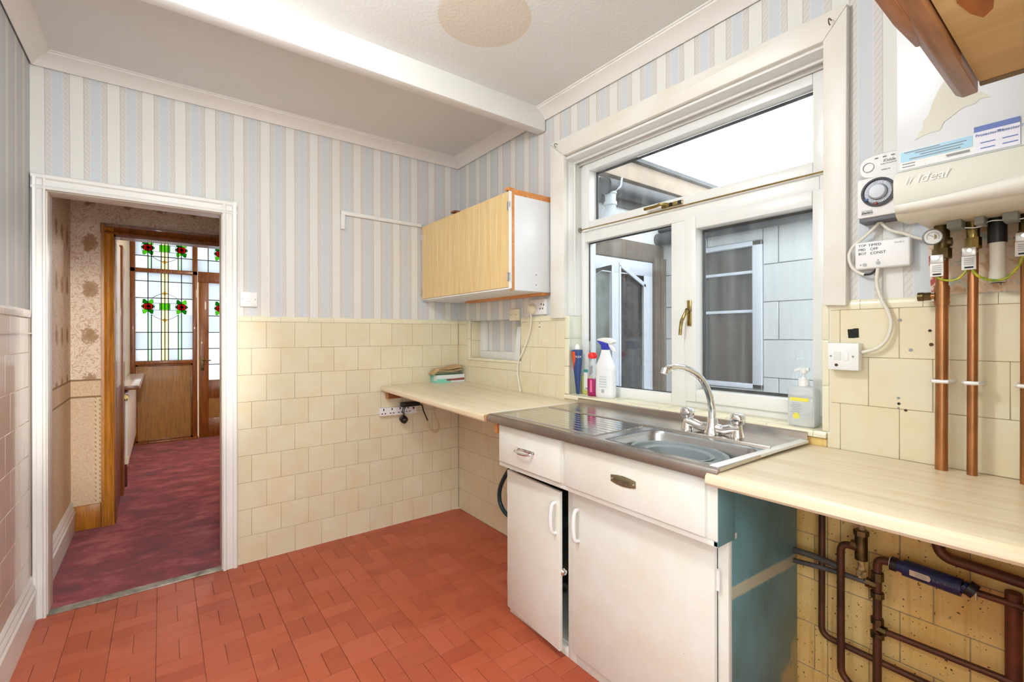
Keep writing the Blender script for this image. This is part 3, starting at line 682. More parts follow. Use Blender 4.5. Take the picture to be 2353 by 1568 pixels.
G().box(-2.16, HX, HY+.12, SY, 0, 2.6).obj('wall_hall_left', M('pale_hall_paper', s2l(206, 200, 182), .7, var=.15, vs_=6, bmp=.2, bs=30), kind='structure', label='pale papered front hall wall')
skirt('baseboard_hall', -2.245, .115, HY, .200, 'white moulded skirting board in the lobby')
G().box(-2.243, -2.095, HY-.022, HY, 0, .165).obj('baseboard_partition', honey_wood, bev=.004, kind='structure', label='honey stained skirting board beside the inner door frame')
fp = [(0, 0), (0, -.024), (.010, -.030), (.022, -.022), (.036, -.020), (.050, -.030), (.066, -.032), (.069, 0)]
G().prism([(-2.026-d, HY+y, .004) for d, y in fp], (0, 0, 2.05)).obj('trim_15', honey_wood, smooth=True, ang=20, kind='structure', label='honey stained moulded frame of the inner hall opening')
G().prism([(-2.095, HY+y, 1.985+d) for d, y in fp], (1.0, 0, 0)).obj('trim_16', brown_wood, smooth=True, ang=20, kind='structure', label='dark stained moulded head of the inner hall opening')
G().box(-2.034, -2.018, HY-.004, HY+.13, 0, 1.985).box(-2.03, -1.15, HY-.004, HY+.13, 1.972, 1.988).obj('trim_17', brown_wood, kind='structure', label='stained lining of the inner hall opening')
# dark door frame on the hall side wall
dp = struct('door_4', (HX, 2.2, 0), 'dark stained side door frame in the front hall')
G().box(HX, HX+.045, 1.86, 2.07, 0, 2.02).obj('post', brown_wood, dp, bev=.004)
G().box(HX, HX+.030, 1.40, 1.86, .9, 2.0).obj('door_panel_white', white_paint, dp, bev=.003)
G().box(HX, HX+.030, 1.40, 1.86, 0, .9).obj('door_panel_low', brown_wood, dp, bev=.003)
# shelf and radiator
sh = thing('radiator_shelf', (HX, 2.95, .86), 'narrow white shelf with brown edge over the hall radiator', 'shelf')
G().box(HX+.002, -1.925, 2.10, 3.72, .852, .864).obj('board', M('glossy_white_shelf', s2l(222, 214, 210), .15), sh, bev=.002)
G().box(HX+.002, -1.925, 2.085, 2.10, .832, .866).box(-1.925, -1.915, 2.085, 3.72, .832, .858).obj('edging', brown_wood, sh, bev=.002)
ra = thing('radiator', (-2.01, 3.0, .18), 'white panel radiator under the hall shelf', 'radiator')
G().box(-2.02, -2.000, 2.16, 3.85, .17, .80).obj('panel', white_paint, ra, bev=.006)
G().cyl((-2.01, 2.15, .775), (-2.01, 2.08, .775), .018).cyl((-2.01, 2.10, .775), (-2.01, 2.10, .745), .014).obj('bleed_valve', brass, ra, smooth=True)
G().cyl((-2.01, 2.12, .22), (-2.01, 2.16, .22), .016).cyl((-2.01, 2.13, .20), (-2.01, 2.13, .265), .018).obj('lockshield_valve', creamp, ra, smooth=True)
G().tube([(-2.01, 2.13, .20), (-2.01, 2.13, .006)], .008, 8).obj('pipe', oldcopper, ra, smooth=True)

# glazed screen and front door
sc = struct('window_4', (-1.73, SY, 0), 'leaded stained glass screen beside the front door')
dfr = brown_wood
G().box(HX, -2.012, SY-.04, SY+.05, 0, 2.56).box(-1.458, -1.406, SY-.04, SY+.05, 0, 2.56).box(HX, -1.406, SY-.04, SY+.05, 2.045, 2.094).box(-2.02, -1.45, SY-.04, SY+.05, .945, .992).box(HX, -1.406, SY-.04, SY+.05, 2.50, 2.56).box(HX, -1.40, SY-.045, SY+.05, 0, .03).obj('frame', dfr, sc, bev=.004)
G().box(-2.012, -1.458, SY-.01, SY+.03, .03, .945).obj('lower_panel', oak_wood, sc)
G().box(-2.012, -1.990, SY-.022, SY-.01, .03, .945).box(-1.478, -1.458, SY-.022, SY-.01, .03, .945).box(-2.012, -1.458, SY-.022, SY-.01, .925, .945).box(-2.012, -1.458, SY-.022, SY-.01, .03, .05).obj('bead', dfr, sc, bev=.002)
pw = [panemat('obscured_glass_%d' % i, c) for i, c in enumerate([(.53, .55, .57), (.46, .49, .51), (.58, .60, .63)])]
pg_, py_ = panemat('pale_green_glass', (.42, .54, .43)), panemat('pale_yellow_glass', (.56, .54, .40))
lead_m = M('lead_came', (.01, .012, .012), .5)
def tint(name, c):
    m, N, L, b = newmat(name); out = N['Material Output']; N.remove(b)
    t = N.new('ShaderNodeBsdfTransparent'); t.inputs[0].default_value = rgb(c); L.new(t.outputs[0], out.inputs[0]); return m
t_red, t_dred, t_grn, t_lgrn, t_yel, t_org = tint('red_glass', (.75, .07, .06)), tint('dark_red_glass', (.18, .01, .02)), tint('deep_green_glass', (.06, .38, .06)), tint('leaf_green_glass', (.30, .72, .10)), tint('yellow_glass', (.95, .72, .18)), tint('orange_glass', (.85, .30, .05))
def leaded(parent, cols, rws, green=(), yellow=(), zg=9):
    lw = .005
    for i in range(len(cols)-1):
        for j in range(len(rws)-1):
            mm = random.choice(pw)
            if i in green and rws[j+1] < zg: mm = pg_
            if i in yellow: mm = py_
            G().box(cols[i], cols[i+1], SY+.004, SY+.008, rws[j], rws[j+1]).obj('pane', mm, parent)
    g = G()
    for x in cols[1:-1]: g.box(x-lw, x+lw, SY-.002, SY+.004, rws[0], rws[-1])
    for z in rws[1:-1]: g.box(cols[0], cols[-1], SY-.002, SY+.004, z-lw, z+lw)
    g.obj('lead_lines', lead_m, parent)
def disc(name, x, z, rx, rz, mat, parent, y=SY-.003, n=16):
    G().prism([(x+rx*math.cos(2*math.pi*k/n), y, z+rz*math.sin(2*math.pi*k/n)) for k in range(n)], (0, .002, 0)).obj(name, mat, parent)
def poly(name, pts, mat, parent, y=SY-.003): G().prism([(x, y, z) for x, z in pts], (0, .002, 0)).obj(name, mat, parent)
def rose(x, z, parent, clip=None):
    for sx in (-1, 1):
        for sz in (-1, 1):
            mm = t_lgrn if sx*sz > 0 else t_grn
            poly('leaf', [(x+sx*.002, z+sz*.035), (x+sx*.004, z+sz*.062), (x+sx*.030, z+sz*.090), (x+sx*.046, z+sz*.086), (x+sx*.052, z+sz*.040), (x+sx*.030, z+sz*.028)], mm, parent)
        poly('side_leaf', [(x+sx*.040, z+.035), (x+sx*.064, z), (x+sx*.040, z-.035)], t_grn, parent)
    disc('petal', x, z, .048, .040, t_red, parent, SY-.006); disc('petal_ring', x, z-.004, .034, .028, t_red, parent, SY-.009); disc('flower_heart', x+.004, z, .018, .016, t_dred, parent, SY-.012)
    c = G()
    c.tube([(x+.050*math.cos(a), SY-.008, z+.042*math.sin(a)) for a in [k*math.pi/10 for k in range(21)]], .0022, 5)
    c.tube([(x+.034*math.cos(a), SY-.010, z-.004+.028*math.sin(a)) for a in [k*math.pi/10 for k in range(21)]], .0016, 5)
    for sx in (-1, 1):
        c.tube([(x+sx*.064, SY-.005, z+.0), (x+sx*.052, SY-.005, z+.042), (x+sx*.046, SY-.005, z+.088)], .002, 5).tube([(x+sx*.064, SY-.005, z), (x+sx*.052, SY-.005, z-.042), (x+sx*.046, SY-.005, z-.088)], .002, 5)
    c.obj('rose_leading', lead_m, parent, smooth=True)
def ornament(parent, xl, xm, xr, z, up=True, dn=True):
    rose(xl, z, parent); rose(xr, z, parent)
    G().box(xm-.048, xm+.048, SY-.004, SY-.002, z-.038, z+.040).obj('green_square', t_lgrn, parent)
    c = G()
    for zz in (z-.042, z+.042): c.tube([(xl+.06, SY-.004, zz), (xr-.06, SY-.004, zz)], .0025, 5)
    for xx in (xm-.05, xm+.05): c.tube([(xx, SY-.004, z-.042), (xx, SY-.004, z+.042)], .003, 5)
    for s_, on in ((1, up), (-1, dn)):
        if on:
            c.tube([(xl+.03+(xr-xl-.06)*t, SY-.004, z+s_*(.095+.065*math.sin(math.pi*t))) for t in [k/14 for k in range(15)]], .003, 5)
            zz = z+s_*.162
            poly('diamond', [(xm-.024, zz), (xm, zz+.020), (xm+.024, zz), (xm, zz-.020)], t_yel, parent)
            c.tube([(xm-.026, SY-.005, zz), (xm, SY-.005, zz+.022), (xm+.026, SY-.005, zz), (xm, SY-.005, zz-.022), (xm-.026, SY-.005, zz)], .002, 5)
    c.obj('ornament_leading', lead_m, parent, smooth=True)
cA = [-2.014, -1.895, -1.768, -1.734, -1.700, -1.569, -1.456]
cB = [-2.014, -1.895, -1.862, -1.768, -1.734, -1.700, -1.602, -1.569, -1.456]
leaded(sc, cB, [.990, 1.128, 1.332, 1.543], (1, 6), (3, 4), 9)
leaded(sc, cA, [1.543, 1.744, 1.945, 2.048], (), (2, 3))
ornament(sc, -1.895, -1.734, -1.569, 1.642)
leaded(sc, cB, [2.092, 2.245, 2.50], (1, 6), (3, 4), 2.3)
ornament(sc, -1.895, -1.734, -1.569, 2.345, up=False)
fd = struct('door_2', (-1.0, SY, 0), 'brown front door with leaded glass')
G().box(-1.402, -.55, SY-.03, SY+.05, 1.96, 2.094).box(-1.402, -1.290, SY-.03, SY+.02, .01, 1.96).box(-.75, -.55, SY-.03, SY+.02, .01, 1.96).box(-1.30, -.75, SY-.03, SY+.02, .01, .25).box(-1.30, -.75, SY-.03, SY+.02, .50, .728).box(-1.406, -.55, SY-.04, SY+.05, 2.50, 2.56).box(-.7, -.55, SY-.04, SY+.05, 2.0, 2.5).obj('stiles', dfr, fd, bev=.004)
G().box(-1.30, -.75, SY-.015, SY+.01, .25, .50).obj('door_panel', oak_wood, fd)
G().box(-1.404, -1.394, SY-.036, SY-.028, .01, 1.96).obj('draught_strip', M('cream_draught_strip', s2l(230, 215, 170), .6), fd)
leaded(fd, [-1.292, -1.162, -1.03, -.90, -.75], [.726, .925, 1.128, 1.332, 1.543, 1.744, 1.965]); rose(-1.165, 1.640, fd)
leaded(fd, [-1.406, -1.292, -1.165, -1.03, -.90, -.70], [2.092, 2.245, 2.50]); rose(-1.165, 2.340, fd)
G().box(-1.375, -1.338, SY-.038, SY-.030, .855, 1.02).obj('lock_plate', darkbrass, fd, bev=.003)
G().tube([(-1.356, SY-.035, .985), (-1.356, SY-.065, .985), (-1.33, SY-.068, .982), (-1.27, SY-.066, .978)], .008, 8).obj('lever_handle', darkbrass, fd, smooth=True)
G().cyl((-1.356, SY-.036, .905), (-1.356, SY-.045, .905), .012).obj('keyhole', chrome, fd, smooth=True)
G().box(-3, 1, SY+.6, SY+6, -.3, -.2).obj('ground_front', M('front_path', (.5, .48, .45), .9), kind='structure')

# ------------------------------------------------------------------ sink cabinet
CF, CY0, CY1 = -.470, -1.270, -2.318
cab = thing('sink_cabinet', (-.25, -1.79, 0), 'cream painted sink cabinet with teal side and two doors', 'cabinet')
inner_teal = M('patterned_teal_lining', s2l(24, 96, 100), .6, var=.5, vs_=25, vcol=s2l(120, 92, 40))
G().box(CF, -.012, CY0-.018, CY0, .0, .905).box(CF+.018, -.012, CY1+.02, CY0-.018, .03, .045).obj('carcass', enamel, cab, bev=.002)
G().box(CF+.0185, -.012, CY1, CY1+.020, 0, .885).obj('teal_side', teal, cab, bev=.002)
G().box(-.554, -.462, CY1-.0145, CY1-.0005, .7065, .885).obj('teal_drawer_side', teal, cab, bev=.002)
G().box(-.03, -.012, CY1+.02, CY0-.018, .045, .9).box(CF+.03, -.03, -1.70, -1.688, .045, .7).box(CF+.03, -.03, CY0-.03, CY0-.018, .045, .7).box(CF+.06, -.03, -1.688, CY0-.03, .30, .312).obj('lining', inner_teal, cab)
ff = G().box(CF-.002, CF+.018, CY0, CY0-.020, 0, .70).box(CF-.002, CF+.018, -1.660, -1.705, 0, .70).box(CF-.002, CF+.018, -2.285, CY1, 0, .70).box(CF-.002, CF+.018, CY0-.02, -1.66, 0, .035).box(CF-.002, CF+.018, -1.705, -2.285, 0, .052)
ff.obj('face_frame', enamel, cab, bev=.002)
# projecting drawer section
DF = -.558
G().box(DF+.004, CF+.02, -1.303, -2.332, .706, .722).box(DF+.004, -.05, -1.303, -1.320, .722, .905).obj('drawer_housing', enamel, cab, bev=.002)
G().box(DF+.002, DF+.016, -1.303, -2.332, .722, .905).obj('drawer_rail', enamel, cab, bev=.003)
dw = G().box(DF-.010, DF+.004, -1.318, -1.712, .730, .893).obj('drawer', enamel, cab, bev=.004)
hnd = G().tube(spline([(DF-.010, -1.452, .812), (DF-.030, -1.462, .806), (DF-.036, -1.505, .802), (DF-.030, -1.548, .806), (DF-.010, -1.558, .812)], 6), [.005]*25, 8).obj('handle', chrome, dw, smooth=True)
G().box(DF-.012, DF-.009, -1.446, -1.566, .806, .818).obj('handle_plate', chrome, dw, bev=.001)
fp_ = G().box(DF-.010, DF+.004, -1.738, -2.302, .728, .893).obj('front_panel', enamel, cab, bev=.004)
pl = G().prism([(DF-.013, y, z) for y, z in [(-1.966, .825), (-1.99, .829), (-2.017, .831), (-2.044, .829), (-2.068, .825), (-2.068, .803), (-2.044, .798), (-2.017, .796), (-1.99, .798), (-1.966, .803)]], (.003, 0, 0)).obj('name_plate', M('olive_brass_plate', (.30, .26, .15), .4, .7, var=.3, vs_=60), fp_, bev=.001)
text('plate_lettering', 'EASICLENE', .0135, (DF-.0135, -1.977, .809), (0, -1, 0), (0, 0, 1), M('plate_ink', (.10, .085, .05), .6), fp_)
for yy in (-1.972, -2.062): G().cyl((DF-.013, yy, .814), (DF-.016, yy, .814), .003, n=10).obj('pin', chrome, fp_)
# doors
def door(y0, y1, z0, z1, ang, hand_y, name='door'):
    x1, x0 = CF-.003, CF-.021
    piv = (x1, y0, 0)
    d = G().box(x0, x1, y0, y1, z0, z1).rot(piv, ang).obj(name, enamel, cab, bev=.004)
    hz0, hz1 = .500, .622
    G().tube(spline([(x0, hand_y, hz1), (x0-.020, hand_y, hz1-.010), (x0-.027, hand_y, (hz0+hz1)/2), (x0-.020, hand_y, hz0+.010), (x0, hand_y, hz0)], 6), [.0075]*25, 8).rot(piv, ang).obj('handle', whitep, d, smooth=True)
    return d
d1 = door(-1.275, -1.652, .034, .668, -.055, -1.630); d2 = door(-1.703, -2.286, .052, .690, 0, -1.735)
for zz in (.58, .16): G().cyl((CF-.012, -2.292, zz-.03), (CF-.012, -2.292, zz+.03), .006, n=10).obj('hinge', whitep, d2, smooth=True)
for zz in (.58, .16): G().cyl((CF-.010, -1.270, zz-.03), (CF-.010, -1.270, zz+.03), .006, n=10).obj('hinge', whitep, d1, smooth=True)
G().lathe([(.0, 0), (.014, .003), (.016, .012), (.010, .020), (0, .022)], (CF-.018, -1.640, .345), (0, -1, 0), 12).obj('catch', chrome, d1, smooth=True)

# ------------------------------------------------------------------ worktops
def worktop(name, A, lab, th=.036):
    """A: function (u,v)->top point, u along y, v back->front"""
    n = 10; g = G(); prof = [(0, 0), (.55, 0), (.90, 0), (.965, 0), (.985, -.003), (.997, -.010), (1, -.018), (.998, -th+.008), (.985, -th), (0, -th)]
    for i in range(n+1):
        for v, dz in prof:
            p = Vector(A(i/n, v)); p.z += dz; g.v.append(p)
    k = len(prof)
    for i in range(n):
        for j in range(k): g.f.append((i*k+j, i*k+(j+1) % k, (i+1)*k+(j+1) % k, (i+1)*k+j))
    g.f.append(list(range(k))[::-1]); g.f.append(list(range(n*k, n*k+k)))
    return g
wl = thing('worktop', (-.3, -.6, .92), 'pale wood-strip worktop left of the sink with a raw chipboard end', 'worktop')
worktop('worktop', lambda u, v: (-.004-.598*v, -.004-1.236*u, .956-.024*u-.001*v), '').obj('slab', worktop_m, wl, smooth=True, ang=30)
G().box(-.596, -.545, -1.252, -1.2405, .896, .928).obj('chipboard_end', chip_m, wl, bev=.003)
G().box(-.545, -.010, -1.256, -1.2405, .896, .934).obj('joint_strip', M('white_joint_strip', s2l(236, 234, 230), .3), wl, bev=.002)
wr_ = thing('worktop', (-.3, -2.75, .90), 'pale wood-strip worktop right of the sink beneath the boiler pipes', 'worktop')
worktop('worktop', lambda u, v: (-.004-.602*v, -2.338+.014*v-.81*u, .917+.005*v+u*(-.004+.016*v)), '').obj('slab', worktop_m, wr_, smooth=True, ang=30)
G().prism([(-.575, -2.320, .928), (-.575, -2.345, .928), (-.03, -2.362, .926), (-.03, -2.336, .926)], (0, 0, .009)).obj('joint_strip', whitep, wr_, bev=.001)
bt = thing('worktop_batten', (-.50, -.01, .88), 'short dark wooden batten under the left worktop', 'batten')
G().box(-.565, -.12, -.045, -.004, .868, .906).obj('batten', brown_wood, bt, bev=.002)
G().box(-.566, -.560, -.047, -.003, .867, .907).obj('batten_end', honey_wood, bt)
wb = thing('support_batten', (-.52, -1.262, .87), 'small wooden support block under the sink end', 'batten')
G().box(-.553, -.530, -1.285, -1.262, .845, .896).obj('block', orange_wood, wb, bev=.002)

# ------------------------------------------------------------------ sink
SZ, SF, SB, SY0, SY1 = .935, -.578, -.006, -1.262, -2.352
BX0, BX1, BY0, BY1 = -.558, -.278, -1.930, -2.333
sk = thing('sink', (-.3, -1.8, .93), 'stainless steel sink top with ridged drainer and square bowl', 'sink')
top = G()
top.box(SF, SB-.012, SY0, BY0, SZ-.010, SZ).box(SF, BX0, BY0, BY1, SZ-.010, SZ).box(BX1, SB-.012, BY0, BY1, SZ-.010, SZ).box(SF, SB-.012, BY1, SY1, SZ-.010, SZ)
top.obj('top_sheet', steel, sk)
G().prism([(SF, SY0, SZ), (SF-.012, SY0, SZ-.004), (SF-.018, SY0, SZ-.014), (SF-.018, SY0, .903), (SF-.008, SY0, .903), (SF-.006, SY0, SZ-.012), (SF, SY0, SZ-.010)], (0, SY1-SY0, 0)).obj('front_lip', steel_front, sk, smooth=True)
G().prism([(SB-.012, SY0, SZ-.006), (SB-.010, SY0, SZ+.020), (SB-.006, SY0, SZ+.024), (SB-.001, SY0, SZ+.024), (SB-.001, SY0, SZ-.006)], (0, SY1-SY0, 0)).obj('upstand', steel, sk, smooth=True)
G().tube(bend([(-.250, -1.30, SZ), (-.250, -2.335, SZ)], .01), .006, 8).obj('back_rim', steel, sk, smooth=True)
ridge_m = M('polished_steel', (.66, .65, .62), .13, 1, var=.1, vs_=4)
for k in range(8):
    x = -.532+k*.0345
    G().prism([(x-.0160, -1.330, SZ), (x-.0140, -1.330, SZ+.0030), (x+.0140, -1.330, SZ+.0030), (x+.0160, -1.330, SZ)], (0, -.545, 0)).obj('drainer_ridge', ridge_m, sk)
# bowl as a rounded rectangular shell
def rring(x0, x1, y0, y1, z, r, n=6):
    out = []
    for cx, cy, a0 in ((x1-r, max(y0, y1)-r, 0), (x0+r, max(y0, y1)-r, 1), (x0+r, min(y0, y1)+r, 2), (x1-r, min(y0, y1)+r, 3)):
        for k in range(n+1):
            a = (a0+k/n)*math.pi/2; out.append((cx+r*math.cos(a), cy+r*math.sin(a), z))
    return out
def shell(rings, bottom=True):
    g = G(); m = len(rings[0])
    for r in rings: g.v += [Vector(p) for p in r]
    for i in range(len(rings)-1):
        for k in range(m): g.f.append((i*m+k, i*m+(k+1) % m, (i+1)*m+(k+1) % m, (i+1)*m+k))
    if bottom: g.f.append(list(range((len(rings)-1)*m, len(rings)*m)))
    return g
rg = [rring(BX0, BX1, BY0, BY1, SZ+.0008, .002), rring(BX0+.006, BX1-.006, BY0-.006, BY1+.006, SZ-.002, .045), rring(BX0+.010, BX1-.010, BY0-.010, BY1+.010, SZ-.012, .045), rring(BX0+.018, BX1-.018, BY0-.018, BY1+.018, SZ-.14, .05), rring(BX0+.035, BX1-.035, BY0-.035, BY1+.035, SZ-.158, .05)]
shell(rg).obj('bowl', M('satin_steel_bowl', (.52, .53, .53), .3, 1, var=.15, vs_=3), sk, smooth=True, solid=.001)
ov = G().box(BX1-.0165, BX1-.0125, -2.105, -2.185, SZ-.062, SZ-.026).obj('overflow_plate', chrome, sk, bev=.002)
G().box(BX1-.0180, BX1-.0160, -2.118, -2.172, SZ-.054, SZ-.034).obj('overflow_badge', black, ov)
text('badge_lettering', 'LEISURE', .0125, (BX1-.0182, -2.121, SZ-.049), (0, -1, 0), (0, 0, 1), chrome, ov)
for yy in (-2.111, -2.179): G().cyl((BX1-.016, yy, SZ-.044), (BX1-.020, yy, SZ-.044), .004, n=10).obj('rivet', chrome, ov, smooth=True)
ub = thing('washing_up_bowl', (-.424, -2.135, .78), 'grey plastic oval washing-up bowl inside the sink', 'bowl')
greyp = M('grey_plastic', s2l(140, 150, 152), .4, var=.1)
oc, oq = (-.424, -2.122, .018), (.122, .158)
G().lathe([(.86, .790), (.93, .80), (.97, .86), (.985, .884), (1.03, .889), (1.03, .894), (.955, .893), (.94, .884), (.91, .83), (.70, .815), (.62, .80), (0.01, .798)], oc, (0, 0, 1), 36, oq, caps=False, ref=(1, 0, 0)).obj('basin', greyp, ub, smooth=True, ang=50)
G().lathe([(.72, .885), (.74, .889), (.72, .891), (.66, .885), (.60, .83)], oc, (0, 0, 1), 36, oq, caps=False, ref=(1, 0, 0)).obj('inner_rim', greyp, ub, smooth=True)
G().lathe([(.94, .884), (.73, .886)], oc, (0, 0, 1), 36, oq, caps=False, ref=(1, 0, 0)).obj('flange', M('grey_plastic_dark', s2l(120, 130, 132), .4), ub, smooth=True)

# ------------------------------------------------------------------ mixer tap
tp = thing('mixer_tap', (-.178, -2.1, SZ), 'chrome deck mixer tap with swan-neck spout and two knobs', 'tap')
G().tube(spline([(-.182, -2.000, SZ+.030), (-.180, -2.03, SZ+.026), (-.178, -2.06, SZ+.018), (-.176, -2.10, SZ+.022), (-.172, -2.14, SZ+.018), (-.170, -2.17, SZ+.026), (-.168, -2.20, SZ+.030)], 5), .017, 14).obj('body', chrome, tp, smooth=True)
G().lathe([(.030, 0), (.030, .004), (.024, .015), (.020, .040), (.017, .055)], (-.176, -2.102, SZ), n=20).obj('spout_base', chrome, tp, smooth=True)
sp_ = spline([(-.176, -2.102, SZ+.045), (-.178, -2.100, 1.03), (-.192, -2.095, 1.085), (-.225, -2.086, 1.135), (-.275, -2.074, 1.165), (-.33, -2.062, 1.178), (-.372, -2.054, 1.176), (-.386, -2.050, 1.164)], 6)
G().tube(sp_, [.013]*8+[.012]*(len(sp_)-8), 14).obj('spout', chrome, tp, smooth=True)
G().cyl((-.384, -2.0505, 1.176), (-.390, -2.049, 1.158), .0125).obj('aerator', chrome, tp, smooth=True)
for (kx, ky) in ((-.182, -2.005), (-.168, -2.190)):
    G().lathe([(.022, 0), (.021, .006), (.016, .030), (.014, .042)], (kx, ky, SZ), n=18).obj('tap_pillar', chrome, tp, smooth=True)
    kn = G().lathe([(.014, .040), (.023, .046), (.026, .062), (.025, .074), (.018, .082), (.0, .083)], (kx, ky, SZ), n=24, caps=False)
    for i, p in enumerate(kn.v):
        a = math.atan2(p.y-ky, p.x-kx); q = 1-.13*(math.cos(a*4)*.5+.5)
        p.x = kx+(p.x-kx)*q; p.y = ky+(p.y-ky)*q
    kn.obj('knob', chrome, tp, smooth=True, ang=60)

# ------------------------------------------------------------------ wall cabinet with planked doors
wc = thing('wall_cabinet', (-.15, -.52, 1.53), 'wall cabinet with pale planked doors and white side panel', 'cabinet')
melam = M('white_melamine', s2l(232, 233, 236), .3, var=.02)
G().box(-.268, -.008, -1.043, -1.026, 1.532, 2.040).obj('side_panel', melam, wc, bev=.001)
for zz in (1.567, 1.623): G().cyl((-.118, -1.043, zz), (-.118, -1.0445, zz), .004, n=8).obj('screw_hole', greyink, wc)
G().box(-.284, -.268, -1.044, -1.026, 1.530, 2.060).obj('front_edge', orange_wood, wc, bev=.001)
G().box(-.268, -.008, -1.044, -.008, 2.040, 2.070).obj('top_board', orange_wood, wc, bev=.001)
G().box(-.310, -.268, -1.044, -1.015, 2.058, 2.074).obj('top_lip', orange_wood, wc, bev=.001)
G().box(-.268, -.008, -1.030, -.008, 1.530, 1.546).obj('bottom_board', melam, wc)
G().box(-.060, -.008, -1.026, -.20, 1.516, 1.532).obj('hanging_rail', orange_wood, wc, bev=.001)
G().box(-.268, -.008, -.028, -.008, 1.546, 2.04).obj('inner_side', melam, wc)
G().box(-.284, -.268, -1.026, -.010, 1.532, 1.545).obj('bottom_edge', whitep, wc)
for (ya, yb) in ((-.012, -.525), (-.529, -1.040)):
    d = G().box(-.292, -.286, yb, ya, 1.545, 2.054).obj('door', M('door_back', s2l(150, 112, 60), .6), wc)
    n = 9; wdt = (ya-yb)/n
    for k in range(n):
        slab('plank', 0, (yb+k*wdt, yb+(k+1)*wdt, 1.545, 2.054), -.302, .010, plank_wood, d, .0016, .0005)
    G().box(-.300, -.286, yb, ya, 1.536, 1.544).obj('bottom_strip', whitep, d, bev=.001)
    yy = ya-.002 if ya > -.1 else yb+.002
    if yb < -1: G().box(-.304, -.286, -1.0435, -1.0405, 1.540, 2.055).obj('edge_strip', whitep, d)
    for zz in (1.60, 1.975):
        hg = G().box(-.3055, -.302, yy-.012, yy+.012, zz-.022, zz+.022).cyl((-.306, yy, zz-.024), (-.306, yy, zz+.024), .004, n=8).obj('hinge', chrome, d)
G().box(-.30, -.25, -.47, -.42, 2.066, 2.076).obj('cable_cover', brown_wood, wc)

# white L-shaped rail on the back wall
rl = thing('wall_rail', (-.58, -.006, 2.06), 'thin white wooden rail with short drop end beside the wall cabinet', 'rail')
G().hexa([(-.858, -.016, 2.058), (-.305, -.016, 2.052), (-.305, .006, 2.052), (-.858, .006, 2.058), (-.858, -.016, 2.082), (-.305, -.016, 2.074), (-.305, .006, 2.074), (-.858, .006, 2.082)]).obj('rail', white_paint, rl, bev=.002)
G().box(-.860, -.835, -.016, .006, 1.967, 2.058).obj('drop_end', white_paint, rl, bev=.002)

# ------------------------------------------------------------------ switches, sockets, leads
sw = thing('light_switch', (-1.373, 0, 1.455), 'white light switch plate beside the hall doorway', 'switch')
G().box(-1.416, -1.330, -.010, .005, 1.455, 1.538).obj('plate', whitep, sw, bev=.003)
G().box(-1.384, -1.364, -.014, -.008, 1.484, 1.512).obj('rocker', whitep, sw, bev=.002)
for xx in (-1.405, -1.341): G().cyl((xx, -.0095, 1.497), (xx, -.0115, 1.497), .003, n=8).obj('screw', greyink, sw)
so = thing('double_socket', (0, -.928, 1.41), 'white double wall socket under the wall cabinet with a plug in it', 'socket')
G().box(-.012, .005, -1.002, -.853, 1.411, 1.500).obj('plate', whitep, so, bev=.003)
for (yy, zz) in ((-.963, 1.470), (-.953, 1.445), (-.975, 1.445), (-.985, 1.466)): G().box(-.0135, -.011, yy-.003, yy+.003, zz-.005, zz+.005).obj('pin_hole', black, so)
pg2 = thing('white_plug', (-.03, -.890, 1.42), 'white plug with lead trailing down to the worktop', 'plug')
G().lathe([(.024, 0), (.026, .004), (.024, .024), (.016, .034)], (-.012, -.892, 1.445), (-1, 0, 0), 20, (1, 1), p=3.5).obj('plug_body', creamp, pg2, smooth=True)
G().tube(spline([(-.035, -.890, 1.425), (-.020, -.880, 1.38), (-.016, -.857, 1.301), (-.015, -.80, 1.20), (-.015, -.755, 1.14), (-.013, -.738, 1.075), (-.013, -.748, 1.01), (-.016, -.772, .944)], 6), .0042, 8).obj('lead', M('white_flex', s2l(236, 232, 222), .5), pg2, smooth=True)
bp = thing('blank_plate', (0, -.70, 1.38), 'cream outlet plate on the wallpaper above the small recess', 'plate')
G().box(-.012, .005, -.747, -.652, 1.382, 1.454).obj('plate', creamp, bp, bev=.004)
for yy in (-.672, -.722): G().cyl((-.0115, yy, 1.418), (-.0135, yy, 1.418), .0035, n=8).obj('screw', greyink, bp)
G().box(-.0135, -.011, -.710, -.690, 1.408, 1.422).obj('outlet', creamp, bp, bev=.002)
for (yy, zz) in ((-.936, 1.362), (-.928, 1.338), (-.938, 1.338)): G().cyl((.001, yy, zz), (-.0008, yy, zz), .003, n=8).obj('drill_hole', black, wall_right)
es = thing('extension_block', (-.48, -.01, .75), 'white four-way extension socket block screwed under the left worktop', 'socket')
G().hexa([(-.614, -.030, .753), (-.349, -.030, .748), (-.349, -.001, .748), (-.614, -.001, .753), (-.614, -.030, .808), (-.349, -.030, .800), (-.349, -.001, .800), (-.614, -.001, .808)]).obj('block', whitep, es, bev=.004)
for k in range(4):
    xx = -.590+k*.058
    for dx, dz, ww, hh in ((0, .016, .0035, .007), (-.011, -.010, .005, .003), (.011, -.010, .005, .003)): G().box(xx+dx-ww, xx+dx+ww, -.0315, -.029, .779+dz-hh, .779+dz+hh).obj('pin_hole', black, es)
G().box(-.382, -.370, -.033, -.029, .782, .796).obj('indicator', M('red_neon', (.25, .01, .01), .3), es)
bpg = thing('black_adaptor', (-.42, -.05, .81), 'black power adaptor plugged in above the extension block', 'adaptor')
G().box(-.478, -.345, -.075, -.031, .806, .836).obj('adaptor_body', black, bpg, bev=.006)
G().tube(spline([(-.345, -.05, .815), (-.32, -.05, .80), (-.305, -.04, .76), (-.27, -.035, .69)], 6), .004, 8).obj('adaptor_lead', black, bpg, smooth=True)
hp = thing('hanging_black_plug', (-.46, -.045, .70), 'black plug dangling on its lead in front of the extension block', 'plug')
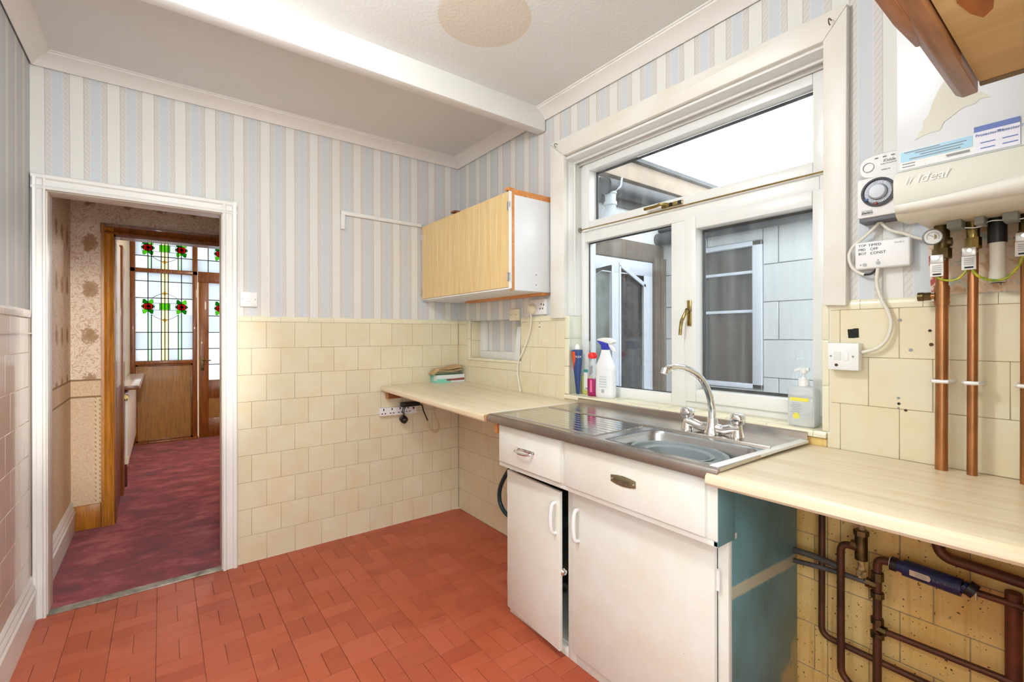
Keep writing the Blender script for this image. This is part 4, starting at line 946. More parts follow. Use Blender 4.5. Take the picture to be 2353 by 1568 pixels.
G().lathe([(.018, 0), (.024, .006), (.024, .020), (.018, .026)], (-.460, -.042, .722), (0, -1, 0), 18, (1, 1.15), p=3).obj('plug_body', black, hp, smooth=True)
text('plug_label', '###', .012, (-.471, -.0685, .717), (1, 0, 0), (0, 0, 1), greyink, hp)
grn = M('dark_green_flex', (.02, .06, .03), .5)
for dx in (-.004, .004): G().tube(spline([(-.458+dx, -.055, .748), (-.456+dx*1.4, -.04, .78), (-.452+dx*1.8, -.052, .804)], 6), .003, 6).obj('lead', grn, hp, smooth=True)
beige = M('beige_flex', s2l(206, 190, 150), .5)
G().tube(spline([(-.315, -.03, .83), (-.305, -.03, .785), (-.275, -.03, .70), (-.245, -.03, .625), (-.205, -.03, .595), (-.174, -.03, .625), (-.190, -.03, .68), (-.214, -.03, .74), (-.216, -.03, .83)], 6), .005, 8).obj('looped_cable', beige, smooth=True, label='beige cable looping down beneath the left worktop', cat='cable')
G().tube(spline([(-.15, -1.272, .71), (-.15, -1.04, .66), (-.15, -.86, .53), (-.15, -.755, .40), (-.15, -.735, .31), (-.15, -.77, .255), (-.15, -.84, .23), (-.15, -1.0, .20), (-.15, -1.272, .20)], 6), .0125, 12).obj('drain_hose', M('dark_teal_rubber', s2l(30, 62, 72), .45), smooth=True, label='dark blue-green hose curving out beside the sink cabinet', cat='hose')

# ------------------------------------------------------------------ bottles and boxes
def bottle(name, x, y, rings, mat, n=28, sq=(1, 1), lab=None, cat='bottle', p=2.0, ref=(0, 1, 0)):
    t = thing(name, (x, y, .968), lab, cat)
    G().lathe([(r, z) for r, z in rings], (x, y, .9685), n=n, sq=sq, ref=ref, p=p).obj('body', mat, t, smooth=True, ang=50)
    return t
tb = thing('sealant_tube', (.050, -1.196, .968), 'blue and orange sealant cartridge leaning in the window corner', 'tube')
ctr = Vector((.050, -1.196, .9685))
def lean(g): return g.rot(ctr, -.02, 'X')
lean(G().lathe([(.008, 0), (.010, .004), (.030, .20), (.033, .232), (.033, .240), (.020, .243)], ctr, n=24, sq=(1, .8), ref=(0, 1, 0))).obj('tube', M('blue_print_tube', s2l(48, 72, 130), .35), tb, smooth=True, ang=40)
lean(G().lathe([(.0145, .2435), (.013, .262), (.006, .272), (0, .273)], ctr, n=16)).obj('cap', whitep, tb, smooth=True)
ob = G()
for k in range(8):
    a0, a1 = .55+k*.16, .55+(k+1)*.16                  # angle from +y towards -x
    for (ha, ra), (hb, rb) in (((.11+.010*k, .0208+.001*k), (.20, .0304)), ((.20, .0304), (.232, .0334))):
        q = [ctr+Vector((-math.sin(a)*r*.8, math.cos(a)*r, h)) for a, r, h in ((a0, ra, ha), (a1, ra, ha), (a1, rb, hb), (a0, rb, hb))]
        ob.prism(q, (-.0006, .0003, 0))
lean(ob).obj('orange_band', M('orange_print', s2l(236, 92, 48), .4), tb)
text('label_lettering', 'FLEX', .0150, (.0215, -1.206, 1.168), (.62, -.78, 0), (0, -.02, 1), M('white_print', s2l(250, 240, 225), .5), tb)
wl_ = thing('washing_up_liquid', (.098, -1.222, .968), 'clear squeeze bottle part filled with yellow-green washing-up liquid', 'bottle')
o_ = (.098, -1.222, .9685)
G().lathe([(.030, 0), (.034, .004), (.035, .10), (.034, .17), (.028, .20), (.016, .222), (.015, .236)], o_, n=28, sq=(1, .75), ref=(0, 1, 0)).obj('body', clear, wl_, smooth=True, ang=50)
G().lathe([(.0305, .0005), (.0344, .004), (.0354, .100)], o_, n=28, sq=(1, .75), ref=(0, 1, 0)).obj('liquid', M('yellow_green_liquid', s2l(206, 214, 120), .2), wl_, smooth=True, ang=50)
G().lathe([(.0165, .236), (.022, .245), (.024, .268), (.020, .285), (.010, .292), (0, .293)], o_, n=20).obj('cap', clear, wl_, smooth=True)
lb = G().box(.0692, .0702, -1.252, -1.224, .992, 1.088).obj('label', M('white_label', s2l(240, 242, 240), .4), wl_)
G().box(.0685, .0692, -1.254, -1.222, 1.088, 1.104).obj('label_band', M('teal_print', s2l(60, 150, 150), .4), wl_)
text('label_lettering', '1X', .018, (.0688, -1.230, .995), (0, -1, 0), (0, 0, 1), ink, wl_)
pk = thing('cleaner_bottle', (.056, -1.300, .968), 'small clear bottle of magenta liquid with a red cap', 'bottle')
o_ = (.056, -1.300, .9685)
G().lathe([(.027, 0), (.030, .004), (.030, .09), (.031, .13), (.026, .16), (.014, .190), (.013, .198)], o_, n=28, sq=(1, .8), ref=(0, 1, 0)).obj('body', clear, pk, smooth=True, ang=50)
G().lathe([(.0275, .0005), (.0304, .004), (.0304, .092)], o_, n=28, sq=(1, .8), ref=(0, 1, 0)).obj('liquid', M('magenta_liquid', s2l(164, 26, 96), .2), pk, smooth=True, ang=50)
G().lathe([(.0155, .198), (.022, .200), (.024, .208), (.024, .218), (.018, .228), (.006, .231), (0, .231)], o_, n=22).obj('cap', M('red_cap', s2l(236, 44, 40), .35), pk, smooth=True)
G().box(.0300, .0312, -1.320, -1.304, .990, 1.055).obj('pink_label', M('pink_print', s2l(232, 110, 160), .4), pk)
G().prism([(.030, -1.300, 1.07), (.030, -1.323, 1.10), (.030, -1.323, 1.135), (.030, -1.300, 1.118)], (.001, 0, 0)).obj('striped_label', M('grey_label', s2l(150, 150, 156), .4), pk)
sb = thing('spray_bottle', (.062, -1.392, .968), 'white trigger spray bottle with a blue collar', 'bottle')
o_ = (.062, -1.385, .9685); wpl = M('translucent_white_plastic', s2l(240, 242, 244), .35)
G().lathe([(.052, 0), (.058, .005), (.059, .03), (.057, .14), (.060, .150), (.056, .165), (.036, .205), (.026, .235), (.024, .246)], o_, n=32, sq=(1, .55), ref=(0, 1, 0), p=2.6).obj('body', wpl, sb, smooth=True, ang=50)
blue = M('blue_plastic', s2l(52, 62, 180), .35)
G().prism([(.048, y, z) for y, z in [(-1.366, 1.214), (-1.404, 1.214), (-1.402, 1.240), (-1.408, 1.252), (-1.375, 1.256), (-1.332, 1.264), (-1.345, 1.252), (-1.362, 1.236)]], (.028, 0, 0)).obj('collar', blue, sb, bev=.004)
G().prism([(.046, y, z) for y, z in [(-1.330, 1.264), (-1.345, 1.272), (-1.38, 1.277), (-1.42, 1.275), (-1.446, 1.262), (-1.446, 1.252), (-1.434, 1.246), (-1.41, 1.247), (-1.375, 1.255)]], (.032, 0, 0)).obj('spray_head', whitep, sb, bev=.005)
G().prism([(.055, y, z) for y, z in [(-1.404, 1.248), (-1.424, 1.248), (-1.452, 1.206), (-1.444, 1.203), (-1.430, 1.212), (-1.412, 1.232)]], (.014, 0, 0)).obj('trigger', whitep, sb, bev=.003)
for k in range(5): G().box(.0288, .0294, -1.418, -1.372, 1.075-k*.013, 1.080-k*.013).obj('print_line', M('faint_print', s2l(206, 208, 214), .5), sb)
for k in range(6): G().box(.0288, .0294, -1.386-k*.0035, -1.3845-k*.0035, .995, 1.013).obj('barcode_bar', greyink, sb)
dsp = thing('soap_dispenser', (.045, -2.318, .968), 'clear square pump soap dispenser with yellow label', 'dispenser')
o_ = (.045, -2.318, .9685); frost = milky('frosted_plastic', (.86, .88, .88), .55)
G().lathe([(.040, 0), (.0435, .004), (.0435, .125), (.038, .137), (.018, .141), (.017, .144)], o_, n=36, sq=(1, .72), ref=(0, 1, 0), p=7).obj('body', frost, dsp, smooth=True, ang=40)
G().lathe([(.038, .003), (.041, .006), (.041, .020)], o_, n=36, sq=(1, .72), ref=(0, 1, 0), p=7).obj('soap', M('pale_soap', s2l(228, 228, 216), .3), dsp, smooth=True, ang=40)
G().lathe([(.018, .141), (.0175, .146), (.0175, .166), (.009, .167), (.008, .172)], o_, n=24).obj('collar', M('pump_white', s2l(240, 240, 240), .3), dsp, smooth=True)
G().lathe([(.0052, .168), (.0052, .188)], o_, n=12).obj('stem', whitep, dsp, smooth=True)
G().tube(spline([(.045, -2.336, 1.168), (.045, -2.318, 1.166), (.045, -2.300, 1.166), (.045, -2.290, 1.160)], 5), [.007]*6+[.0065]*4+[.005]*6, 10).lathe([(.010, .186), (.013, .196), (.012, .203), (0, .204)], o_, n=16).obj('pump_head', whitep, dsp, smooth=True)
yl = M('yellow_label', s2l(236, 226, 90), .4)
G().box(.0122, .0132, -2.345, -2.286, 1.058, 1.070).obj('yellow_band', yl, dsp)
G().lathe([(0, 0), (.011, 0), (.011, .001), (0, .001)], (.0132, -2.306, 1.006), (-1, 0, 0), 10, caps=False).obj('flower_print', yl, dsp)
for k in range(7): G().box(.0124, .0130, -2.318-.006*(k % 2), -2.294+.003*(k % 3), 1.050-k*.006, 1.0515-k*.006).obj('print_line', greyink, dsp)
# glove box with a folded cloth
zt = .9535
gb = thing('glove_box', (-.12, -.062, zt), 'teal and white disposable glove box in the worktop corner', 'box')
G().box(-.232, -.008, -.100, -.010, zt, zt+.056).obj('carton', M('mint_print_card', s2l(140, 214, 194), .5), gb, bev=.001)
G().box(-.2325, -.0075, -.1006, -.0995, zt+.030, zt+.0555).box(-.120, -.0075, -.1008, -.0998, zt+.002, zt+.03).obj('white_print', M('white_card', s2l(234, 238, 240), .5), gb)
G().prism([(-.150, -.1012, zt+.014), (-.010, -.1012, zt+.014), (-.010, -.1012, zt+.031), (-.160, -.1012, zt+.025)], (0, .001, 0)).obj('red_print', M('dark_red_print', s2l(150, 76, 76), .5), gb)
G().box(-.2328, -.2315, -.100, -.055, zt+.015, zt+.056).obj('end_print', M('white_card_end', s2l(220, 234, 230), .5), gb)
ct = thing('folded_cloth', (-.13, -.055, zt+.057), 'brown folded cloth lying on the glove box', 'cloth')
tan = M('tan_cloth', s2l(198, 166, 122), .9, var=.15, vs_=30, bmp=.4, bs=120)
def cloth(x0, x1, y0, y1, z0, h, ph):
    g = G(); nx, ny = 16, 6
    for k, top_ in ((0, 0), (1, 1)):
        for i in range(nx+1):
            for j in range(ny+1):
                u, v = i/nx, j/ny; e = (4*u*(1-u))**.35*(4*v*(1-v))**.3
                zz = z0+.004*math.sin(u*7+ph)+(h*e+.010*math.sin(u*5+v*3+ph)*e+.018*max(0, u-.55) if top_ else .008*max(0, u-.6)-.022*max(0, .13-u)/.13)
                if top_ and u < .13: zz -= .018*(.13-u)/.13
                g.v.append(Vector((x0+(x1-x0)*u, y0+(y1-y0)*v, zz)))
    m = (nx+1)*(ny+1)
    for i in range(nx):
        for j in range(ny):
            a = i*(ny+1)+j; g.f.append((a, a+1, a+ny+2, a+ny+1)); g.f.append((m+a, m+a+ny+1, m+a+ny+2, m+a+1))
    ed = [(i*(ny+1), (i+1)*(ny+1)) for i in range(nx)]+[((i+1)*(ny+1)+ny, i*(ny+1)+ny) for i in range(nx)]+[(j+1, j) for j in range(ny)]+[(nx*(ny+1)+j, nx*(ny+1)+j+1) for j in range(ny)]
    for a, b in ed: g.f.append((a, b, m+b, m+a))
    return g
cloth(-.255, -.030, -.104, -.012, zt+.081, .018, .4).obj('lower_fold', tan, ct, smooth=True, ang=60)
cloth(-.235, -.015, -.098, -.020, zt+.096, .016, 1.7).obj('upper_fold', tan, ct, smooth=True, ang=60)

# ------------------------------------------------------------------ boiler
BY, BYR, BXF, BZ, BZT = -2.664, -3.075, -.318, 1.576, 2.30
bo = thing('boiler', (-.16, -2.87, BZ), 'white wall-hung gas boiler with cream lower control cover', 'boiler')
boil_m = M('white_boiler_casing', s2l(224, 227, 228), .3)
G().box(BXF, -.02, BYR, BY, 1.69, BZT).box(BXF+.06, -.02, BYR, BY, 1.600, 1.69).obj('casing', boil_m, bo, bev=.004)
cream_cv = M('cream_cover_plastic', s2l(222, 221, 206), .35)
cv = [(BXF+.001, 1.690), (BXF-.010, 1.686), (BXF-.017, 1.66), (BXF-.016, 1.625), (BXF-.008, 1.597), (BXF+.004, 1.584), (BXF+.02, 1.576), (BXF+.11, 1.580), (BXF+.11, 1.69)]
cover = G().prism([(x, BYR-.002, z) for x, z in cv], (0, BY-BYR+.004, 0)).obj('lower_cover', cream_cv, bo, smooth=True, ang=35)
# swept lighter swoosh panel across the bottom of the cover
sw_pts = []
n = 16
gsw = G()
for i in range(n+1):
    u = i/n; y = BY-(BY-BYR)*u
    zt_ = 1.607+.060*u**1.9
    for (zz) in (1.588, zt_):
        xx = BXF-.0165 if zz > 1.60 else BXF-.004
        gsw.v.append(Vector((xx-.003, y, zz)))
for i in range(n): gsw.f.append((2*i, 2*i+1, 2*i+3, 2*i+2))
gsw.obj('swoosh_panel', M('pale_cover_plastic', s2l(234, 233, 220), .35), cover, smooth=True, solid=.004)
text('maker_lettering', 'ii Ideal', .030, (BXF-.0185, -2.683, 1.652), (0, -1, 0), (-.1, 0, 1), M('white_raised_letter', s2l(250, 250, 246), .3), cover, shear=.3)
G().tube(spline([(BXF-.02, -2.955, 1.612), (BXF-.021, -2.985, 1.630), (BXF-.021, -3.02, 1.655)], 5), .0016, 6).obj('cover_line', M('brown_line', (.12, .08, .05), .5), cover)
G().box(BXF+.10, -.02, BYR+.004, BY-.004, 1.592, 1.602).obj('base_plate', M('boiler_base', s2l(232, 220, 196), .4), bo)
sbl = G().box(BXF-.0015, BXF+.001, -2.870, -2.672, 1.694, 1.738).obj('instruction_sticker', M('sticker_white', s2l(240, 240, 236), .4), bo)
G().box(BXF-.0022, BXF-.0012, -2.800, -2.673, 1.712, 1.737).obj('blue_sticker_band', M('sticker_blue', s2l(172, 216, 236), .4), sbl)
stk = G().box(BXF-.0022, BXF-.0012, -2.872, -2.802, 1.694, 1.752).obj('service_sticker', M('sticker_lilac', s2l(238, 236, 244), .4), sbl)
G().box(BXF-.0028, BXF-.002, -2.872, -2.802, 1.741, 1.753).obj('sticker_header', blueink, sbl)
for k in range(2): text('sticker_text', 'Protector F1', .0085, (BXF-.003, -2.804-k*.034, 1.730), (0, -1, 0), (0, 0, 1), blueink, sbl)
for k in range(4):
    G().box(BXF-.0030, BXF-.0024, -2.835-.034*(k % 2), -2.812-.034*(k % 2), 1.702+.012*(k//2), 1.704+.012*(k//2)).obj('sticker_line', blueink, sbl)
for k, (a, b, z) in enumerate(((-2.745, -2.680, 1.733), (-2.79, -2.700, 1.728), (-2.785, -2.71, 1.722), (-2.780, -2.690, 1.716), (-2.70, -2.676, 1.706), (-2.795, -2.755, 1.705), (-2.795, -2.757, 1.702), (-2.700, -2.676, 1.699))): G().box(BXF-.0030, BXF-.0024, a, b, z, z+.0018).obj('sticker_line', greyink, sbl)
peel = []
for y, z in ((-2.700, 1.760), (-2.715, 1.785), (-2.715, 1.800), (-2.725, 1.812), (-2.733, 1.840), (-2.745, 1.868), (-2.757, 1.885), (-2.768, 1.886), (-2.775, 1.872), (-2.786, 1.868), (-2.790, 1.852), (-2.788, 1.832), (-2.802, 1.834), (-2.815, 1.828), (-2.828, 1.812), (-2.812, 1.815), (-2.803, 1.806), (-2.788, 1.806), (-2.775, 1.800), (-2.762, 1.790), (-2.752, 1.785), (-2.745, 1.768), (-2.732, 1.768), (-2.716, 1.766)): peel.append((BXF-.0004, y, z))
G().prism(peel, (-.0006, 0, 0)).obj('paint_patch', M('bare_cream_enamel', s2l(220, 217, 200), .4), bo)
G().prism([(-.20, BY+.0006, 1.602), (-.06, BY+.0006, 1.602), (-.06, BY+.0006, 1.622), (-.20, BY+.0006, 1.622)], (0, .0006, 0)).obj('side_label', M('brown_label', s2l(150, 120, 100), .5), bo)
for yy in (-2.720, -2.80, -2.905): G().box(BXF+.022, BXF+.028, yy-.02, yy+.02, 1.5775, 1.579).obj('slot', M('slot_brown', s2l(170, 140, 90), .6), bo)

# ------------------------------------------------------------------ controls beside the boiler
co = thing('carbon_monoxide_alarm', (0, -2.57, 1.77), 'off-white oblong carbon monoxide alarm tucked behind the boiler edge', 'alarm')
alm = M('off_white_alarm', s2l(232, 231, 226), .4)
G().lathe([(.036, 0), (.0375, .006), (.0375, .026), (.033, .035), (.02, .0365), (0, .037)], (.0, -2.57, 1.803), (-1, 0, 0), 40, (1.85, 1), p=3.2, ref=(0, 1, 0)).obj('case', alm, co, smooth=True, ang=40)
G().lathe([(.0148, 0), (.0148, .002), (.0130, .002), (.0130, 0)], (-.0365, -2.530, 1.803), (-1, 0, 0), 24, caps=False).obj('button_ring', greyink, co, smooth=True)
for yy in (-2.550, -2.570, -2.590): G().box(-.0385, -.036, yy-.004, yy+.004, 1.8245, 1.827).obj('indicator', M('grey_led', (.12, .12, .12), .4), co)
text('alarm_lettering', 'Kidde', .0125, (-.0378, -2.566, 1.809), (0, -1, 0), (0, 0, 1), greyink, co, shear=.2)
text('alarm_small_print', 'Carbon Monoxide Alarm', .0042, (-.0378, -2.560, 1.803), (0, -1, 0), (0, 0, 1), greyink, co)
text('alarm_model_print', 'MODEL 900', .0042, (-.0378, -2.562, 1.786), (0, -1, 0), (0, 0, 1), greyink, co)
tm = thing('heating_timer', (0, -2.56, 1.63), 'white heating timer with round grey dial above the control box', 'timer')
G().box(-.058, .005, -2.640, -2.506, 1.646, 1.766).obj('case', whitep, tm, bev=.006)
G().box(-.050, .005, -2.640, -2.510, 1.634, 1.647).obj('terminal_cover', M('dark_grey_plastic', s2l(98, 98, 104), .5), tm, bev=.002)
dl = (-.0575, -2.561, 1.717)
G().lathe([(.043, 0), (.043, .006), (.037, .0085), (.036, .004), (0, .004)], dl, (-1, 0, 0), 36, caps=False).obj('bezel', M('grey_bezel', s2l(86, 86, 90), .35), tm, smooth=True, ang=30)
tab = G()
for k in range(48):
    a0, a1 = 2*math.pi*k/48, 2*math.pi*(k+.7)/48
    tab.prism([(-.0615, dl[1]+r*math.cos(a), dl[2]+r*math.sin(a)) for r, a in ((.024, a0), (.033, a0), (.033, a1), (.024, a1))], (-.0035, 0, 0))
tab.obj('dial_tabs', M('pale_tab', s2l(206, 212, 222), .4), tm)
G().lathe([(.022, 0), (.022, .012), (.019, .016), (0, .0165)], (-.061, dl[1], dl[2]), (-1, 0, 0), 30, caps=False).obj('dial_knob', M('pale_grey_knob', s2l(200, 204, 212), .35), tm, smooth=True, ang=40)
for a, c, nm in ((3.75, s2l(50, 90, 140), 'blue_tappet'), (4.55, s2l(150, 50, 60), 'red_tappet')):
    G().box(-.068, -.061, dl[1]-.034*math.cos(a)-.004, dl[1]-.034*math.cos(a)+.004, dl[2]+.034*math.sin(a)-.004, dl[2]+.034*math.sin(a)+.004).obj(nm, M(nm, c, .4), tm, bev=.001)
G().box(-.0595, -.0575, -2.545, -2.518, 1.654, 1.668).obj('maker_plate', M('grey_plate', s2l(176, 176, 172), .4), tm)
text('maker_lettering', 'Danfoss', .0085, (-.0598, -2.519, 1.6575), (0, -1, 0), (0, 0, 1), ink, tm, shear=.25)
jb = thing('wireless_receiver_box', (0, -2.56, 1.49), 'white control box with handwritten black marker notes', 'control box')
G().box(-.030, .004, -2.628, -2.492, 1.494, 1.578).obj('case', whitep, jb, bev=.006, seg=3)
for i, (l, r) in enumerate((('TOP', 'TIMED'), ('MID', 'OFF'), ('BOT', 'CONST'))):
    z = 1.5632-i*.0125
    text('marker_note', l, .0105, (-.0304, -2.502, z), (0, -1, 0), (0, .0, 1), ink, jb); text('marker_note', r, .0115, (-.0304, -2.527-.005*(i > 0), z-.001), (0, -1, 0), (0, 0, 1), ink, jb)
text('maker_lettering', 'Danfoss', .0075, (-.0304, -2.590, 1.563), (0, -1, 0), (0, 0, 1), M('pale_print', s2l(200, 200, 198), .5), jb, shear=.3)
for yy, zz in ((-2.5185, 1.5065), (-2.552, 1.509)): G().lathe([(.0055, 0), (.0055, .0012), (0, .0014)], (-.030, yy, zz), (-1, 0, 0), 18, caps=False).obj('button', M('grey_button', s2l(176, 178, 178), .5), jb, smooth=True)
for yy, zz in ((-2.508, 1.507), (-2.5515, 1.518)): G().cyl((-.030, yy, zz), (-.0312, yy, zz), .0014, n=8).obj('lamp', black, jb)
flexw = M('grey_white_flex', s2l(226, 221, 208), .5)
c1 = thing('timer_cable', (-.02, -2.5, 1.55), 'white cable curling from the timer around the control box', 'cable')
G().tube(spline([(-.02, -2.552, 1.634), (-.02, -2.530, 1.609), (-.02, -2.506, 1.588), (-.02, -2.483, 1.566), (-.02, -2.474, 1.541), (-.02, -2.481, 1.508), (-.02, -2.498, 1.487), (-.02, -2.514, 1.478)], 6), .0048, 10).obj('sheath', flexw, c1, smooth=True)
G().tube(spline([(-.02, -2.514, 1.478), (-.02, -2.531, 1.479), (-.018, -2.545, 1.492)], 6), .0036, 8).obj('core', black, c1, smooth=True)
G().tube(spline([(-.02, -2.556, 1.634), (-.02, -2.578, 1.606), (-.02, -2.611, 1.590), (-.02, -2.638, 1.573), (-.02, -2.665, 1.566), (-.02, -2.70, 1.580), (-.03, -2.72, 1.60)], 6), .0048, 10).obj('boiler_cable', flexw, smooth=True, label='white cable running from the timer towards the boiler underside', cat='cable')
G().tube(spline([(-.02, -2.549, 1.495), (-.02, -2.546, 1.446), (-.02, -2.559, 1.394), (-.02, -2.574, 1.360), (-.02, -2.581, 1.320), (-.02, -2.570, 1.277), (-.02, -2.545, 1.248), (-.02, -2.508, 1.236)], 6), .0052, 10).obj('supply_cable', flexw, smooth=True, label='white cable hanging from the control box to the fused switch', cat='cable')
fs = thing('fused_switch', (0, -2.46, 1.17), 'white fused switch box on the tiles right of the window', 'switch')
G().box(-.040, .0, -2.505, -2.420, 1.178, 1.264).obj('box', whitep, fs, bev=.003)
G().box(-.0425, -.039, -2.478, -2.466, 1.209, 1.236).obj('rocker', whitep, fs, bev=.002)
G().box(-.0415, -.039, -2.458, -2.438, 1.209, 1.236).obj('fuse_holder', M('pale_fuse', s2l(228, 228, 224), .4), fs, bev=.001)
for yy in (-2.430, -2.490): G().cyl((-.040, yy, 1.222), (-.0415, yy, 1.222), .003, n=10).obj('screw', greyink, fs)
G().cyl((-.040, -2.4455, 1.194), (-.043, -2.4455, 1.194), .0045, n=12).obj('neon', M('dark_neon', (.06, .02, .02), .3), fs)
bsq = []
for y, z in ((-2.464, 1.308), (-2.478, 1.309), (-2.480, 1.3105), (-2.4935, 1.311), (-2.494, 1.282), (-2.48, 1.280), (-2.466, 1.280), (-2.465, 1.292)): bsq.append((.0008, y, z))
G().prism(bsq, (-.0022, 0, 0)).obj('wall_hole', M('dark_void', (.014, .014, .012), .9), wall_right)
for (y, z, r, c) in ((-2.597, 1.334, .005, greyink), (-2.665, 1.302, .004, black), (-2.668, 1.262, .005, M('rust_spot', (.12, .05, .02), .9)), (-2.622, 1.245, .005, greyink), (-2.566, 1.275, .002, black), (-2.594, 1.083, .004, black), (-2.593, 1.070, .003, greyink), (-2.610, 1.065, .004, M('rust_spot2', (.10, .05, .03), .9)), (-2.593, 1.10, .004, greyink)):
    G().cyl((.001, y, z), (-.0012, y, z), r, n=10).obj('screw_hole', c, wall_right)

# bare, half-stripped patch of wall behind the pipes
def oldpaper():
    m, N, L, b = newmat('stripped_floral_layers')
    n1 = noise(N, L, pos(N, L), 7, 5, .65, .6); n2 = noise(N, L, pos(N, L), 16, 3, .6, 1.5); n3 = noise(N, L, pos(N, L), 30, 3, .6)
    c = mixc(N, L, ramp(N, L, n1, [(.42, (0, 0, 0)), (.46, (1, 1, 1))]), s2l(214, 178, 138), s2l(232, 212, 186))
    c = mixc(N, L, ramp(N, L, n1, [(.56, (0, 0, 0)), (.58, (1, 1, 1))]), c, s2l(186, 92, 84))
    c = mixc(N, L, ramp(N, L, n2, [(.58, (0, 0, 0)), (.6, (1, 1, 1))]), c, s2l(196, 208, 196))
    c = mixc(N, L, ramp(N, L, n3, [(.66, (0, 0, 0)), (.69, (.8, .8, .8))]), c, s2l(112, 96, 60))
    L.new(c, b.inputs['Base Color']); b.inputs['Roughness'].default_value = .9; bump(N, L, b, n1, .5, .004); return m
G().prism([(.0058, -2.668, 1.402), (.0058, -2.70, 1.404), (.0058, -3.14, 1.404), (.0058, -3.14, 1.66), (.0058, -2.66, 1.66), (.0058, -2.662, 1.50)], (-.002, 0, 0)).obj('stripped_patch', oldpaper(), wall_right)

# ------------------------------------------------------------------ copper pipes under the boiler
def pipe(name, lab, segs, cat='pipe', group=None):
    t = thing(name, segs[0][1][0], lab, cat, group)
    for nm, pts, r, mt in segs: G().tube(pts, r, 16).obj(nm, mt, t, smooth=True)
    return t
PX = -.045
p1 = pipe('copper_pipe', 'thick copper pipe with capped side branch and pressure gauge under the boiler', [('riser', [(PX, -2.697, .890), (PX, -2.699, 1.385)], .0140, copper), ('tee', [(PX, -2.699, 1.372), (PX, -2.699, 1.425)], .0165, copper), ('upper_riser', [(PX, -2.699, 1.425), (PX, -2.699, 1.545)], .0140, copper)])
G().tube([(PX, -2.699, 1.398), (PX, -2.672, 1.398)], .0085, 14).obj('side_branch', copper, p1, smooth=True)
G().cyl((PX, -2.676, 1.398), (PX, -2.658, 1.398), .0115, n=6).cyl((PX, -2.660, 1.398), (PX, -2.648, 1.398), .0125, n=12).obj('end_cap', darkbrass, p1, smooth=True)
for zz in (1.378, 1.415): G().cyl((PX, -2.699, zz), (PX, -2.699, zz+.004), .0176).obj('solder_ring', copper, p1, smooth=True)
vb = G().cyl((PX, -2.699, 1.500), (PX, -2.699, 1.528), .021, n=8).cyl((PX, -2.699, 1.528), (PX, -2.699, 1.60), .017).cyl((PX, -2.72, 1.545), (PX, -2.690, 1.545), .012).obj('valve_body', darkbrass, p1, smooth=True)
gx = (-.098, -2.690, 1.556)
G().cyl((-.05, -2.697, 1.556), gx, .008).obj('gauge_stem', darkbrass, p1, smooth=True)
nrm = Vector((-1, -.35, -.02)).normalized()
gg = G().lathe([(.020, -.008), (.0215, -.006), (.0215, .002), (.0195, .0035), (.0190, .001), (0, .001)], gx, nrm, 28, caps=False).obj('gauge_rim', M('grey_gauge_rim', s2l(120, 122, 120), .4), p1, smooth=True, ang=30)
G().lathe([(.0192, 0), (.0192, .0015), (0, .0016)], gx, nrm, 28, caps=False).obj('gauge_face', whitep, gg, smooth=True, ang=30)
ga = G(); uu = nrm.cross(Vector((0, 0, 1))).normalized(); vv = uu.cross(nrm)*1
ga.tube([Vector(gx)+nrm*.002+(uu*math.cos(a)+Vector((0, 0, 1))*math.sin(a))*.0125 for a in [-.6+k*.25 for k in range(18)]], .0006, 5)
ga.tube([Vector(gx)+nrm*.0025+uu*-.008+Vector((0, 0, -.004)), Vector(gx)+nrm*.0025+uu*.009+Vector((0, 0, .006))], .0007, 5)
ga.obj('gauge_scale', greyink, gg)
p2 = pipe('copper_pipe', 'copper pipe with brass union just right of the gauge pipe', [('riser', [(PX, -2.758, .890), (PX, -2.761, 1.575)], .0110, copper)])
G().cyl((PX, -2.761, 1.518), (PX, -2.761, 1.548), .017, n=8).cyl((PX, -2.761, 1.548), (PX, -2.761, 1.592), .014).obj('union_nut', brass, p2, smooth=True)
p3 = pipe('copper_pipe', 'copper pipe at the picture edge under the boiler', [('riser', [(PX, -2.855, .888), (PX, -2.857, 1.58)], .0110, copper)])
G().cyl((PX, -2.857, 1.518), (PX, -2.857, 1.55), .017, n=8).cyl((PX, -2.857, 1.55), (PX, -2.857, 1.592), .014).obj('union_nut', darkbrass, p3, smooth=True)
for (pp, yy, rr) in ((p1, -2.698, .0140), (p2, -2.7595, .0110), (p3, -2.856, .0110)):
    G().tube([(.0, yy+rr+.006, 1.162), (PX, yy+rr+.006, 1.162), (PX-rr-.004, yy+rr, 1.162), (PX-rr-.006, yy, 1.162), (PX-rr-.004, yy-rr, 1.162), (PX, yy-rr-.006, 1.162), (0, yy-rr-.006, 1.162)], .0052, 6).obj('pipe_clip', whitep, pp, smooth=True)
tagm = M('metal_tag', (.72, .72, .70), .35, .6); tagw = M('white_tag', s2l(236, 236, 232), .5)
